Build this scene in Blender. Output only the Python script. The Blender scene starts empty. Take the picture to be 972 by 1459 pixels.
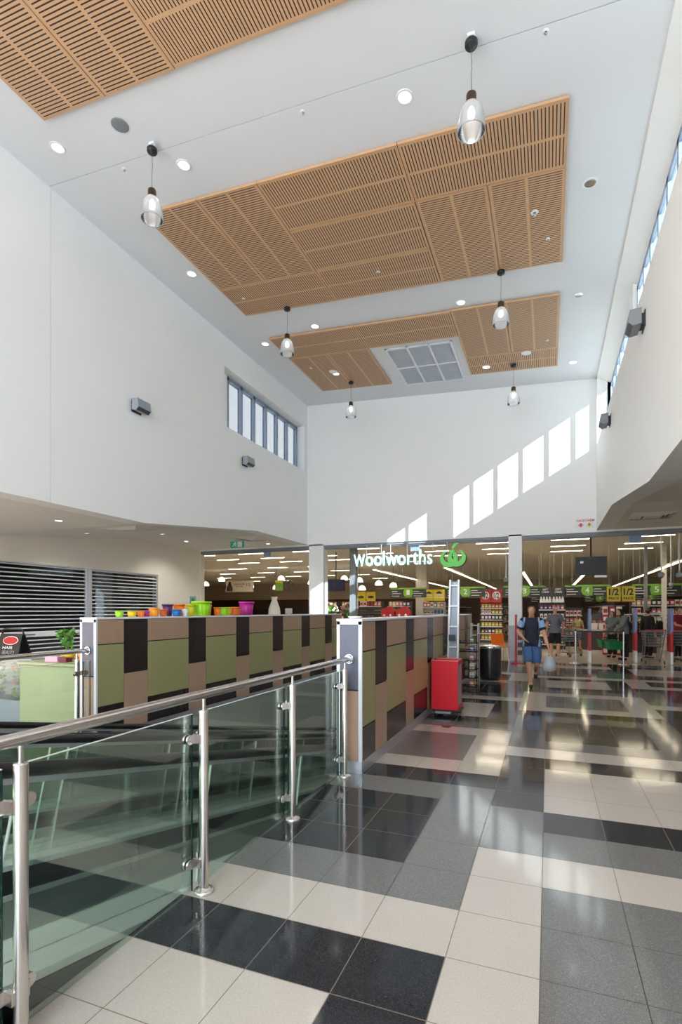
import bpy, bmesh, math, random
from mathutils import Vector, Matrix
random.seed(7)
SC = bpy.context.scene
COL = SC.collection
PI = math.pi

# ------------------------------------------------------------------ camera
PSI = 0.3735                      # heading of the camera, to the left of the hall axis (+Y)
EYE = 1.565
cam_d = bpy.data.cameras.new('camera')
cam = bpy.data.objects.new('camera', cam_d); COL.objects.link(cam)
cam.location = (0, 0, EYE); cam.rotation_euler = (PI/2, 0, PSI)
cam_d.sensor_fit = 'VERTICAL'; cam_d.sensor_height = 36.0
cam_d.lens = 753.5/1459*36.0
cam_d.shift_y = (870.0-729.5)/1459
cam_d.clip_start = 0.05; cam_d.clip_end = 300
SC.camera = cam

# ------------------------------------------------------------------ sky, sun, exposure
W = bpy.data.worlds.new('sky'); SC.world = W; W.use_nodes = True
wn = W.node_tree.nodes; wl = W.node_tree.links
bg = wn['Background']
bg.inputs['Color'].default_value = (0.76, 0.88, 1.0, 1); bg.inputs['Strength'].default_value = 4.6
sun_d = bpy.data.lights.new('sun', 'SUN'); sun = bpy.data.objects.new('sun', sun_d); COL.objects.link(sun)
sun_d.energy = 34.0; sun_d.angle = 0.006; sun_d.color = (1.0, 0.95, 0.88)
SUN_DIR = Vector((-1.035, 1.0, -0.615)).normalized()
sun.rotation_euler = SUN_DIR.to_track_quat('-Z', 'Y').to_euler()
sun.location = (12, -6, 14)
SC.view_settings.view_transform = 'Standard'
try: SC.view_settings.look = 'None'
except Exception: pass
SC.view_settings.gamma = 1.0
SC.view_settings.use_curve_mapping = False
SC.view_settings.exposure = 0.17
SC.cycles.max_bounces = 10; SC.cycles.diffuse_bounces = 6; SC.cycles.glossy_bounces = 4
SC.cycles.transmission_bounces = 6; SC.cycles.transparent_max_bounces = 32
SC.cycles.caustics_reflective = False; SC.cycles.caustics_refractive = False
SC.cycles.sample_clamp_indirect = 6.0

def area(name, loc, rot, sx, sy, power, col):
    d = bpy.data.lights.new(name, 'AREA'); d.shape = 'RECTANGLE'; d.size = sx; d.size_y = sy
    d.energy = power; d.color = col
    o = bpy.data.objects.new(name, d); COL.objects.link(o); o.location = loc; o.rotation_euler = rot
    return o
# area lamp added for daylight from the presumed entrance end behind the viewpoint
area('entrance_fill_lamp', (-3.4, -6.3, 4.2), (PI/2, 0, PI), 9.0, 8.0, 200, (0.90, 0.95, 1.0)).rotation_euler = (PI/2, 0, 0)
SC.objects['entrance_fill_lamp'].rotation_euler = Vector((0, 1, -0.05)).to_track_quat('-Z', 'Y').to_euler()

# ------------------------------------------------------------------ helpers
class MB:
    """collects faces and links them as ONE mesh object"""
    def __init__(s): s.v = []; s.f = []; s.m = []; s.sm = []; s.uv = {}
    def face(s, pts, m=0, smooth=False, uv=None):
        i = len(s.v); s.v += [tuple(p) for p in pts]; s.f.append(tuple(range(i, i+len(pts)))); s.m.append(m); s.sm.append(smooth)
        if uv: s.uv[len(s.f)-1] = uv
        return s
    def mesh(s, vs, fs, m=0, smooth=False):
        i = len(s.v); s.v += [tuple(p) for p in vs]
        for f in fs: s.f.append(tuple(i+k for k in f)); s.m.append(m); s.sm.append(smooth)
        return s
    def hexa(s, p, m=0):
        return s.mesh(p, [(0,3,2,1),(4,5,6,7),(0,1,5,4),(1,2,6,5),(2,3,7,6),(3,0,4,7)], m)
    def box(s, x0, x1, y0, y1, z0, z1, m=0):
        x0, x1 = min(x0,x1), max(x0,x1); y0, y1 = min(y0,y1), max(y0,y1); z0, z1 = min(z0,z1), max(z0,z1)
        return s.hexa([(x0,y0,z0),(x1,y0,z0),(x1,y1,z0),(x0,y1,z0),(x0,y0,z1),(x1,y0,z1),(x1,y1,z1),(x0,y1,z1)], m)
    def bbox(s, x0, x1, y0, y1, z0, z1, b=0.01, m=0):
        """box with chamfered edges"""
        bm = bmesh.new(); bmesh.ops.create_cube(bm, size=1)
        for v in bm.verts: v.co = Vector(((x0+x1)/2+v.co.x*(x1-x0), (y0+y1)/2+v.co.y*(y1-y0), (z0+z1)/2+v.co.z*(z1-z0)))
        bmesh.ops.bevel(bm, geom=bm.edges[:], offset=b, segments=2, profile=0.5, affect='EDGES')
        bm.verts.index_update()
        s.mesh([v.co[:] for v in bm.verts], [[v.index for v in f.verts] for f in bm.faces], m); bm.free(); return s
    def cyl(s, p0, p1, r0, r1=None, n=16, m=0, caps=True):
        p0 = Vector(p0); p1 = Vector(p1); r1 = r0 if r1 is None else r1
        d = (p1-p0).normalized(); a = d.orthogonal().normalized(); b = d.cross(a)
        R0 = [p0+(a*math.cos(2*PI*k/n)+b*math.sin(2*PI*k/n))*r0 for k in range(n)]
        R1 = [p1+(a*math.cos(2*PI*k/n)+b*math.sin(2*PI*k/n))*r1 for k in range(n)]
        s.mesh(R0+R1, [(k,(k+1)%n,n+(k+1)%n,n+k) for k in range(n)], m, True)
        if caps: s.face(R0[::-1], m); s.face(R1, m)
        return s
    def tube(s, pts, r, n=10, m=0, closed=False):
        pts = [Vector(p) for p in pts]; N = len(pts); rings = []; a = None
        for i, p in enumerate(pts):
            if closed: d = (pts[(i+1) % N]-pts[i-1]).normalized()
            else: d = (pts[min(i+1, N-1)]-pts[max(i-1, 0)]).normalized()
            a = d.orthogonal().normalized() if a is None else (a-d*a.dot(d)).normalized()
            b = d.cross(a); rr = r[i] if isinstance(r, (list, tuple)) else r
            rings.append([p+(a*math.cos(2*PI*k/n)+b*math.sin(2*PI*k/n))*rr for k in range(n)])
        vs = [q for R in rings for q in R]; fs = []
        for i in range(N if closed else N-1):
            j = (i+1) % N
            fs += [(i*n+k, i*n+(k+1)%n, j*n+(k+1)%n, j*n+k) for k in range(n)]
        s.mesh(vs, fs, m, True)
        if not closed: s.face(rings[0][::-1], m); s.face(rings[-1], m)
        return s
    def lathe(s, prof, c=(0,0,0), n=24, m=0, smooth=True):
        vs = []; fs = []
        for (r, z) in prof:
            vs += [(c[0]+r*math.cos(2*PI*k/n), c[1]+r*math.sin(2*PI*k/n), c[2]+z) for k in range(n)]
        for i in range(len(prof)-1):
            fs += [(i*n+k, i*n+(k+1)%n, (i+1)*n+(k+1)%n, (i+1)*n+k) for k in range(n)]
        return s.mesh(vs, fs, m, smooth)
    def ball(s, c, r, n=10, m=0, sz=1.0):
        k = max(4, n//2)
        return s.lathe([(max(1e-4, r*math.sin(PI*i/k)), -r*sz*math.cos(PI*i/k)) for i in range(k+1)], c, n, m)
    def prism(s, poly, ax, d0, d1, m=0):
        """poly: 2D outline; ax 'x','y','z' is the extrusion axis"""
        def P(a, b, d): return {'x': (d,a,b), 'y': (a,d,b), 'z': (a,b,d)}[ax]
        n = len(poly); A = [P(a,b,d0) for a,b in poly]; B = [P(a,b,d1) for a,b in poly]
        s.face(A, m); s.face(B[::-1], m)
        for k in range(n): s.face([A[k], B[k], B[(k+1)%n], A[(k+1)%n]], m)
        return s
    def build(s, name, mats, parent=None, loc=None, kind=None):
        me = bpy.data.meshes.new(name)
        me.from_pydata(s.v, [], s.f)
        if not isinstance(mats, (list, tuple)): mats = [mats]
        for q in mats: me.materials.append(q)
        me.polygons.foreach_set('material_index', s.m)
        me.polygons.foreach_set('use_smooth', s.sm)
        if s.uv:
            ul = me.uv_layers.new(name='UVMap')
            for fi, uvs in s.uv.items():
                for li, uv in zip(me.polygons[fi].loop_indices, uvs): ul.data[li].uv = uv
        bm = bmesh.new(); bm.from_mesh(me)
        bmesh.ops.recalc_face_normals(bm, faces=bm.faces[:]); bm.to_mesh(me); bm.free()
        me.update()
        o = bpy.data.objects.new(name, me); COL.objects.link(o)
        if parent is not None: o.parent = parent
        if loc is not None: o.location = loc
        if kind: o['kind'] = kind
        return o

def tag(o, label, cat, group=None):
    o['label'] = label; o['category'] = cat
    if group: o['group'] = group
    return o
def thing(name, label, cat, loc=(0,0,0), rz=0.0, group=None):
    o = bpy.data.objects.new(name, None); COL.objects.link(o)
    o.location = loc; o.rotation_euler = (0,0,rz); o.empty_display_size = 0.1
    return tag(o, label, cat, group)
def copy_tree(o, parent=None):
    c = o.copy(); COL.objects.link(c)
    if parent is not None: c.parent = parent
    for ch in [q for q in COL.objects if q.parent == o]: copy_tree(ch, c)
    return c
KIDS = {}
def dup(root, label, loc, rz=None, group=None):
    """copy of a thing and of its parts"""
    c = root.copy(); COL.objects.link(c); c.location = loc
    if rz is not None: c.rotation_euler = (0,0,rz)
    c['label'] = label
    if group: c['group'] = group
    for ch in root.children:
        d = ch.copy(); COL.objects.link(d); d.parent = c
        for g in ch.children:
            e = g.copy(); COL.objects.link(e); e.parent = d
    return c
ORD = ['first','second','third','fourth','fifth','sixth','seventh','eighth','ninth','tenth','eleventh','twelfth','thirteenth','fourteenth','fifteenth','sixteenth','seventeenth','eighteenth','nineteenth','twentieth']

def lin(*c):
    return tuple((x/255/12.92 if x/255 <= 0.04045 else ((x/255+0.055)/1.055)**2.4) for x in c)+(1,)
def mat(name, rgb, rough=0.5, metal=0.0, var=0.06, scale=8.0, emit=None, es=0.0, bump=0.0, coat=0.0, stretch=None):
    """procedural: principled with a soft noise on colour"""
    m = bpy.data.materials.new(name); m.use_nodes = True
    nt = m.node_tree; n = nt.nodes; l = nt.links; p = n['Principled BSDF']
    col = lin(*rgb)
    p.inputs['Roughness'].default_value = rough; p.inputs['Metallic'].default_value = metal
    p.inputs['Base Color'].default_value = col
    if var > 0:
        tc = n.new('ShaderNodeTexCoord'); no = n.new('ShaderNodeTexNoise'); no.inputs['Scale'].default_value = scale
        src = tc.outputs['Object']
        if stretch:
            mp = n.new('ShaderNodeMapping'); mp.inputs['Scale'].default_value = stretch
            l.new(src, mp.inputs['Vector']); src = mp.outputs['Vector']
        l.new(src, no.inputs['Vector'])
        mx = n.new('ShaderNodeMix'); mx.data_type = 'RGBA'
        mx.inputs[6].default_value = tuple(min(1, c*(1+var)) for c in col[:3])+(1,)
        mx.inputs[7].default_value = tuple(c*(1-var) for c in col[:3])+(1,)
        l.new(no.outputs['Fac'], mx.inputs[0]); l.new(mx.outputs[2], p.inputs['Base Color'])
        if bump > 0:
            b = n.new('ShaderNodeBump'); b.inputs['Strength'].default_value = bump; b.inputs['Distance'].default_value = 0.01
            l.new(no.outputs['Fac'], b.inputs['Height']); l.new(b.outputs['Normal'], p.inputs['Normal'])
    if coat: p.inputs['Coat Weight'].default_value = coat; p.inputs['Coat Roughness'].default_value = 0.08
    if emit is not None:
        p.inputs['Emission Color'].default_value = lin(*emit); p.inputs['Emission Strength'].default_value = es
    return m
def clear_mat(name, rgb, gloss=0.34, rough=0.0):
    """clear tinted sheet: tinted see-through plus Fresnel reflection"""
    m = bpy.data.materials.new(name); m.use_nodes = True
    nt = m.node_tree; n = nt.nodes; l = nt.links
    n.remove(n['Principled BSDF']); out = n['Material Output']
    t = n.new('ShaderNodeBsdfTransparent'); t.inputs['Color'].default_value = lin(*rgb)
    g = n.new('ShaderNodeBsdfGlossy'); g.inputs['Roughness'].default_value = rough
    fr = n.new('ShaderNodeFresnel'); fr.inputs['IOR'].default_value = 1.45
    no = n.new('ShaderNodeTexNoise'); no.inputs['Scale'].default_value = 1.5
    mx = n.new('ShaderNodeMixShader')
    ma = n.new('ShaderNodeMath'); ma.operation = 'MULTIPLY'; ma.inputs[1].default_value = gloss
    l.new(fr.outputs[0], ma.inputs[0]); l.new(ma.outputs[0], mx.inputs[0])
    l.new(t.outputs[0], mx.inputs[1]); l.new(g.outputs[0], mx.inputs[2]); l.new(mx.outputs[0], out.inputs['Surface'])
    return m

M = {}
M['white_wall'] = mat('white_wall', (240,239,236), 0.6, var=0.015, scale=2)
M['ceiling'] = mat('ceiling_white', (226,227,229), 0.7, var=0.012, scale=2)
M['soffit'] = mat('soffit_white', (226,221,212), 0.7, var=0.012, scale=2)
M['cream_wall'] = mat('cream_wall', (236,229,218), 0.6, var=0.02, scale=2)
M['steel'] = mat('brushed_steel', (222,215,212), 0.27, 1.0, var=0.025, scale=20)
M['chrome'] = mat('polished_steel', (215,215,218), 0.12, 1.0, var=0.03)
M['alu'] = mat('anodised_aluminium', (205,206,214), 0.35, 0.75, var=0.04, scale=20)
M['alu_white'] = mat('white_powder_coat', (228,228,233), 0.35, 0.0, var=0.02)
M['frame_blue'] = mat('blue_grey_frame', (148,164,184), 0.4, 0.2, var=0.04)
M['black'] = mat('black_plastic', (22,22,24), 0.45, var=0.1)
M['gap'] = mat('black_shadow_gap', (16,14,15), 0.7, var=0.1)
M['rubber'] = mat('black_rubber', (20,19,20), 0.42, var=0.1)
M['dark_grey'] = mat('dark_grey_plastic', (62,63,68), 0.5, var=0.06)
M['mid_grey'] = mat('mid_grey_paint', (128,132,136), 0.5, var=0.04)
M['beige'] = mat('taupe_laminate', (178,147,125), 0.28, var=0.06, scale=6, stretch=(8,8,0.6))
M['green'] = mat('olive_laminate', (161,158,112), 0.28, var=0.03, scale=4)
M['dark'] = mat('charcoal_laminate', (46,38,40), 0.26, var=0.10, scale=10, stretch=(6,6,0.8))
M['slate'] = mat('blue_grey_laminate', (96,97,113), 0.35, var=0.04, scale=5)
M['glass'] = clear_mat('green_tinted_glass', (243,250,247))
M['glass_edge'] = mat('glass_edge_green', (22,50,44), 0.15, var=0.05)
M['window_glass'] = clear_mat('window_glass', (205,214,220))
M['window_dull'] = clear_mat('pale_window_glass', (184,182,180))
M['clear'] = clear_mat('clear_glass', (240,243,243), 0.10)
M['red'] = mat('red_panel', (224,0,32), 0.42, var=0.03)
M['white'] = mat('white_plastic', (232,232,232), 0.4, var=0.02)
M['lamp'] = mat('lit_lamp_diffuser', (255,250,240), 0.4, var=0, emit=(255,246,230), es=4.5)
M['tube'] = mat('lit_fluorescent_tube', (255,250,235), 0.4, var=0, emit=(255,240,212), es=32.0)
M['strip'] = mat('lit_strip_diffuser', (255,250,235), 0.4, var=0, emit=(255,238,205), es=3.5)
M['concrete'] = mat('pit_concrete', (176,178,172), 0.7, var=0.05, scale=5)

# ------------------------------------------------------------------ polished terrazzo floor
TX0, TY0, T = -0.0326, 2.3965, 0.4
def terrazzo(name, rgb, grout, speck, sp_amt):
    m = bpy.data.materials.new(name); m.use_nodes = True
    nt = m.node_tree; n = nt.nodes; l = nt.links; p = n['Principled BSDF']
    tc = n.new('ShaderNodeTexCoord'); sep = n.new('ShaderNodeSeparateXYZ'); l.new(tc.outputs['Object'], sep.inputs[0])
    def math_(op, a, b=None):
        q = n.new('ShaderNodeMath'); q.operation = op
        for k, x in enumerate((a, b)):
            if x is None: continue
            if isinstance(x, (int, float)): q.inputs[k].default_value = x
            else: l.new(x, q.inputs[k])
        return q.outputs[0]
    def edge(sock, off):
        u = math_('DIVIDE', math_('SUBTRACT', sock, off), T)
        f = math_('FRACT', math_('ADD', u, 200.0))
        return math_('ABSOLUTE', math_('SUBTRACT', f, 0.5))
    e = math_('MAXIMUM', edge(sep.outputs[0], TX0), edge(sep.outputs[1], TY0))
    g = math_('GREATER_THAN', e, 0.4945)
    vo = n.new('ShaderNodeTexVoronoi'); vo.inputs['Scale'].default_value = 380; l.new(tc.outputs['Object'], vo.inputs['Vector'])
    vs = n.new('ShaderNodeSeparateColor'); l.new(vo.outputs['Color'], vs.inputs[0])
    chip = math_('GREATER_THAN', vs.outputs[0], 0.80)
    no = n.new('ShaderNodeTexNoise'); no.inputs['Scale'].default_value = 90; no.inputs['Detail'].default_value = 3; l.new(tc.outputs['Object'], no.inputs['Vector'])
    base = lin(*rgb); sc = lin(*speck)
    mx = n.new('ShaderNodeMix'); mx.data_type = 'RGBA'
    mx.inputs[6].default_value = tuple(c*0.90 for c in base[:3])+(1,); mx.inputs[7].default_value = tuple(min(1, c*1.10) for c in base[:3])+(1,)
    l.new(no.outputs['Fac'], mx.inputs[0])
    m2 = n.new('ShaderNodeMix'); m2.data_type = 'RGBA'; l.new(math_('MULTIPLY', chip, sp_amt), m2.inputs[0])
    l.new(mx.outputs[2], m2.inputs[6]); m2.inputs[7].default_value = sc
    m3 = n.new('ShaderNodeMix'); m3.data_type = 'RGBA'; l.new(g, m3.inputs[0])
    l.new(m2.outputs[2], m3.inputs[6]); m3.inputs[7].default_value = lin(*grout)
    l.new(m3.outputs[2], p.inputs['Base Color'])
    r = math_('ADD', 0.085, math_('MULTIPLY', g, 0.5)); l.new(r, p.inputs['Roughness'])
    p.inputs['IOR'].default_value = 1.52
    return m
M['tile_white'] = terrazzo('white_terrazzo', (200,190,180), (120,106,92), (170,160,150), 0.35)
M['tile_black'] = terrazzo('black_terrazzo', (40,42,48), (122,112,100), (112,114,120), 0.22)
M['tile_grey'] = terrazzo('grey_terrazzo', (114,112,110), (62,56,50), (168,168,166), 0.35)

def tile(i, j):
    Wt, K, G = 0, 1, 2
    if j < -1: return Wt if i != -2 and i < 0 else (K if i == -2 else G)
    if j == -1: return K if i <= -2 else (Wt if i == -1 else G)
    if j == 0: return Wt if i <= -1 else G
    if j == 1: return G if i <= -2 else (Wt if i == -1 else G)
    if j == 2: return K if i <= -3 else (G if i == -2 else Wt)
    if j == 3: return K if i <= -3 else G
    if j == 4: return K if i <= -3 else (G if i <= -1 else K)
    if j == 5: return G if i <= -2 else (K if i == -1 else Wt)
    if j == 6: return K if i <= -1 else Wt
    if i <= -3:
        if j in (7,11,14,15,16,18,24,28): return Wt
        if j in (8,9,10,12,19,23,29): return G
        return K
    if i == -2:
        if 7 <= j <= 11 or j == 18 or 25 <= j <= 28 or j in (33,34): return Wt
        if j == 12 or 19 <= j <= 24 or j > 28: return G
        return K
    if i == -1:
        if j in (7,8,15) or 22 <= j <= 26: return K
        if j in (9,27,33,34) or 16 <= j <= 20: return Wt
        return G
    if j == 7 or j == 9: return Wt
    if j == 8: return K
    if j == 10: return G
    if i <= 2:
        if j in (11,12,13,15,22,26,29,30,31,35): return K
        if j in (16,20,23,24,25,27,33,34): return Wt
        return G
    if i == 3:
        if 16 <= j <= 20 or j == 27 or j in (33,34): return Wt
        if j == 15 or 22 <= j <= 26 or j in (35,): return K
        if 28 <= j <= 31: return G
        return G
    if i == 4:
        if 13 <= j <= 17 or j == 23 or j >= 31: return K
        if j == 18 or 24 <= j <= 27: return Wt
        return G
    if 13 <= j <= 17 or 20 <= j <= 22 or 25 <= j <= 26 or j in (23,28,34): return K
    if j in (18,24,27,30,31,32,33): return Wt
    return G
PIT_X0, PIT_X1, PIT_Y0, PIT_Y1 = -4.86, -1.885, -2.0, 12.6
STORE_Y = 17.2
fl = MB()
def tile_quad(i, j):
    x0, x1 = TX0+i*T, TX0+(i+1)*T; y0, y1 = TY0+j*T, min(TY0+(j+1)*T, STORE_Y)
    if y0 >= STORE_Y: return
    rects = [(x0, x1, y0, y1)]
    if y0 < PIT_Y1 and y1 > PIT_Y0 and x1 > PIT_X0 and x0 < PIT_X1:
        rects = []
        if x0 < PIT_X0: rects.append((x0, PIT_X0, y0, y1))
        if x1 > PIT_X1: rects.append((PIT_X1, x1, y0, y1))
        a, b = max(x0, PIT_X0), min(x1, PIT_X1)
        if y1 > PIT_Y1: rects.append((a, b, PIT_Y1, y1))
        if y0 < PIT_Y0: rects.append((a, b, y0, PIT_Y0))
    c = tile(i, j)
    for (a, b, p, q) in rects:
        if b-a > 1e-5 and q-p > 1e-5: fl.face([(a,p,0),(b,p,0),(b,q,0),(a,q,0)], c)
for i in range(-36, 18):
    for j in range(-22, 38): tile_quad(i, j)
fl.build('floor', [M['tile_white'], M['tile_black'], M['tile_grey']], kind='structure')

# ------------------------------------------------------------------ room shell
XL, XR, YB = -8.13, 1.334, 17.4
ZL, KC = 8.98, 0.0541
def zc(x): return ZL-KC*(x-XL)
XS, XE = -12.8, 6.6               # outer walls of the low side zones
Y0 = -7.0
ST_X0, ST_X1, ST_Y1, ST_Z = -34.0, 16.0, 52.0, 4.1
def struct(mb, name, m): return mb.build(name, m, kind='structure')
# main ceiling: two sheets with a fine joint between them
XC0, XC1 = XL-0.4, 1.72
b = MB()
def slab(mb, x0, x1, y0, y1, dz=0.0, th=0.2, m=0):
    mb.hexa([(x0,y0,zc(x0)+dz),(x1,y0,zc(x1)+dz),(x1,y1,zc(x1)+dz),(x0,y1,zc(x0)+dz),
             (x0,y0,zc(x0)+dz+th),(x1,y0,zc(x1)+dz+th),(x1,y1,zc(x1)+dz+th),(x0,y1,zc(x0)+dz+th)], m)
slab(b, XC0, XR, Y0, 6.745); slab(b, XC0, XR, 6.757, YB+0.3)
slab(b, XC0, XR, 6.70, 6.80, 0.012, 0.15, 1)
struct(b, 'ceiling', [M['ceiling'], M['gap']])

def low_z(y):
    """underside of the bulkheads and of the low side ceilings"""
    if y <= 9.1: return 3.46
    if y >= 13.8: return 3.95
    return 3.46+(y-9.1)/(13.8-9.1)*0.49
def low_r(y):
    if y <= 8.6: return 3.405
    if y >= 13.3: return 3.95
    return 3.405+(y-8.6)/(13.3-8.6)*0.545
def wall_strip(mb, x0, x1, ya, yb, za, zb, zt, m=0):
    mb.hexa([(x0,ya,za),(x1,ya,za),(x1,yb,zb),(x0,yb,zb),(x0,ya,zt),(x1,ya,zt),(x1,yb,zt),(x0,yb,zt)], m)
# left wall (upper), with its clerestory opening
b = MB(); WZ0, WZ1 = 6.56, 8.17; top = 9.3
WY0, WY1 = 12.13, 17.15
for ya, yb in ((Y0, 6.775), (6.783, 9.1), (9.1, WY0)):
    wall_strip(b, XL-0.4, XL, ya, yb, low_z(ya), low_z(yb), top)
for ya, yb in ((WY0, 13.8), (13.8, WY1)):
    wall_strip(b, XL-0.4, XL, ya, yb, low_z(ya), low_z(yb), WZ0)
    wall_strip(b, XL-0.4, XL, ya, yb, WZ1, WZ1, top)
wall_strip(b, XL-0.4, XL, WY1, YB, 3.95, 3.95, top)
b.box(XL-0.4, XL-0.27, WY0, WY0+0.54, WZ0, WZ1)
b.box(XL-0.02, XL-0.012, 6.74, 6.82, 3.46, top, 1)
struct(b, 'wall_left', [M['white_wall'], M['gap']])
# right wall (upper): sloped sills and soffits of the deep clerestory openings
b = MB(); RG = [(12.74, 17.2), (7.80, 12.24), (2.86, 7.30), (-2.08, 2.36)]
ys = sorted(set([Y0, 8.6, 13.3, YB]+[y for g in RG for y in g]))
for ya, yb in zip(ys, ys[1:]):
    wall_strip(b, XR, XR+0.42, ya, yb, low_r(ya), low_r(yb), 6.44)
    openw = any(g[0] <= ya and yb <= g[1] for g in RG)
    if not openw: wall_strip(b, XR+0.28, XR+0.62, ya, yb, 6.4, 6.4, 8.7)
wall_strip(b, XR+0.30, XR+0.42, Y0, YB, 6.44, 6.44, 6.60)
wall_strip(b, XR, XR+0.62, RG[0][1], YB, 6.44, 6.44, 8.6)
# downstand and sloping soffit above the openings
b.hexa([(XR,Y0,8.405),(XR+0.45,Y0,8.15),(XR+0.45,YB,8.15),(XR,YB,8.405),(XR,Y0,8.7),(XR+0.45,Y0,8.7),(XR+0.45,YB,8.7),(XR,YB,8.7)])
struct(b, 'wall_right', M['white_wall'])
# back wall above the shop front and the piers
b = MB()
b.hexa([(XL-0.3,YB,3.9),(XE,YB,3.9),(XE,YB+0.35,3.9),(XL-0.3,YB+0.35,3.9),(XL-0.3,YB,9.2),(XE,YB,9.2),(XE,YB+0.35,9.2),(XL-0.3,YB+0.35,9.2)])
b.box(XS-0.2, XL-0.3, YB, YB+0.35, 3.9, 4.6)
struct(b, 'wall_back', M['white_wall'])
# low side ceilings
for ya, yb in ((Y0, 9.1), (9.1, 13.8), (13.8, YB)):
    b = MB()
    b.hexa([(XS,ya,low_z(ya)),(XL-0.4,ya,low_z(ya)),(XL-0.4,yb,low_z(yb)),(XS,yb,low_z(yb)),(XS,ya,low_z(ya)+.3),(XL-0.4,ya,low_z(ya)+.3),(XL-0.4,yb,low_z(yb)+.3),(XS,yb,low_z(yb)+.3)])
    struct(b, 'ceiling_left', M['soffit'])
for ya, yb in ((Y0, 8.6), (8.6, 13.3), (13.3, YB)):
    b = MB()
    b.hexa([(XR+0.42,ya,low_r(ya)),(XE,ya,low_r(ya)),(XE,yb,low_r(yb)),(XR+0.42,yb,low_r(yb)),(XR+0.42,ya,low_r(ya)+.3),(XE,ya,low_r(ya)+.3),(XE,yb,low_r(yb)+.3),(XR+0.42,yb,low_r(yb)+.3)])
    struct(b, 'ceiling_right', M['soffit'])
# side wall with the shutter openings, and the right outer wall
b = MB(); SH0, SHM, SH1, SHZ = 3.4, 12.0, 15.0, 2.83
b.box(XS-0.25, XS, Y0, SH0, 0, 4.4); b.box(XS-0.25, XS, SH1, YB, 0, 4.4); b.box(XS-0.25, XS, SH0, SH1, SHZ, 4.4)
struct(b, 'wall_side', M['cream_wall'])
b = MB(); b.box(XE, XE+0.2, Y0, YB, 0, 4.4); struct(b, 'wall_side_right', M['cream_wall'])
# rear end wall: solid beside the open glazed entrance
b = MB()
b.box(XS, XL, Y0-0.2, Y0, 0, 4.4); b.box(XR, XE, Y0-0.2, Y0, 0, 4.4); b.box(XL, XR, Y0-0.2, Y0, 8.3, 9.3)
struct(b, 'wall_entrance', M['white_wall'])
M['mid_light'] = mat('light_grey_cladding', (176,176,184), 0.45, var=0.03)
# shop-front track under the header, piers
b = MB()
for x0, x1 in ((XS, -8.08), (-7.5, -1.17), (-0.77, XE)):
    b.box(x0, x1, YB+0.05, YB+0.30, 3.82, 3.905)
    b.box(x0, x1, YB+0.10, YB+0.13, 3.775, 3.83); b.box(x0, x1, YB+0.20, YB+0.23, 3.775, 3.83)
struct(b, 'trim_1', M['mid_grey'])
for k, (x0, x1) in enumerate(((-8.07, -7.50), (-1.165, -0.765))):
    b = MB(); b.bbox(x0, x1, YB, YB+0.42, 0, 3.95, 0.004)
    b.box(x0-0.004, x1+0.004, YB-0.004, YB+0.424, 0.0, 1.10 if k else 0.1, 1)
    o = struct(b, 'wall_pier', [M['white_wall'], M['mid_light']])
# ------------------------------------------------------------------ clerestory windows
def window(name, x, ya, yb, n, z0, z1, sgn, fw=0.055, d0=0.03, d1=0.03, top=0.10, gl='window_glass'):
    """aluminium frame along Y at x with n panes; mullions project by d0/d1"""
    b = MB()
    b.box(x-d1, x+d0, ya, yb, z0, z0+0.06); b.box(x-d1, x+d0, ya, yb, z1-top, z1)
    P = (yb-ya-2*fw+fw)/n
    for k in range(n+1):
        y = ya+k*((yb-ya-fw*2)/n)
        b.box(x-d1, x+d0, y, y+2*fw, z0, z1)
    o = b.build(name, M['frame_blue'], kind='structure')
    g = MB(); g.box(x-0.004, x+0.004, ya, yb, z0+0.03, z1-0.05)
    g.build('glass', M[gl], o)
    return o
window('window_1', XL-0.34, WY0+0.53, WY1, 6, WZ0+0.06, WZ1-0.01, 1, d0=0.06, d1=0.05, gl='window_dull')
window('window_2', XR+0.38, RG[0][0], RG[0][1], 6, 6.60, 8.16, -1, d0=0.02, d1=0.03)
window('window_3', XR+0.38, RG[1][0], RG[1][1], 6, 6.60, 8.16, -1, d0=0.02, d1=0.03)
window('window_4', XR+0.38, RG[2][0], RG[2][1], 6, 6.60, 8.16, -1, d0=0.02, d1=0.03)
window('window_5', XR+0.38, RG[3][0], RG[3][1], 6, 6.60, 8.16, -1, d0=0.02, d1=0.03)
# left clerestory: sill and head of the opening
b = MB(); b.box(XL-0.4, XL-0.30, WY0, WY1, WZ0, WZ0+0.07); struct(b, 'trim_2', M['white_wall'])

# ------------------------------------------------------------------ travelator pit
b = MB(); TS = 0.2126; PB = 14.5
def zp(y): return 0.0 if y < 1.1 else -(y-1.1)*TS
b.box(PIT_X0-0.02, PIT_X0, PIT_Y0, PB, -4.4, -0.002); b.box(PIT_X1, PIT_X1+0.02, PIT_Y0, PB, -4.4, -0.002)
b.box(PIT_X0, PIT_X1, PB, PB+0.1, -4.4, -0.25); b.box(PIT_X0, PIT_X1, PIT_Y1, PB, -0.25, -0.12)
b.box(PIT_X0, PIT_X1, PIT_Y0-0.1, PIT_Y0, -1.0, -0.002)
b.hexa([(PIT_X0,1.1,-1.2),(PIT_X1,1.1,-1.2),(PIT_X1,PB,-1.2-(PB-1.1)*TS),(PIT_X0,PB,-1.2-(PB-1.1)*TS),(PIT_X0,1.1,-1.0),(PIT_X1,1.1,-1.0),(PIT_X1,PB,-1.0-(PB-1.1)*TS),(PIT_X0,PB,-1.0-(PB-1.1)*TS)])
b.box(PIT_X0, PIT_X1, PIT_Y0, 1.1, -1.2, -1.0)
struct(b, 'wall_pit', M['concrete'])

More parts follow.
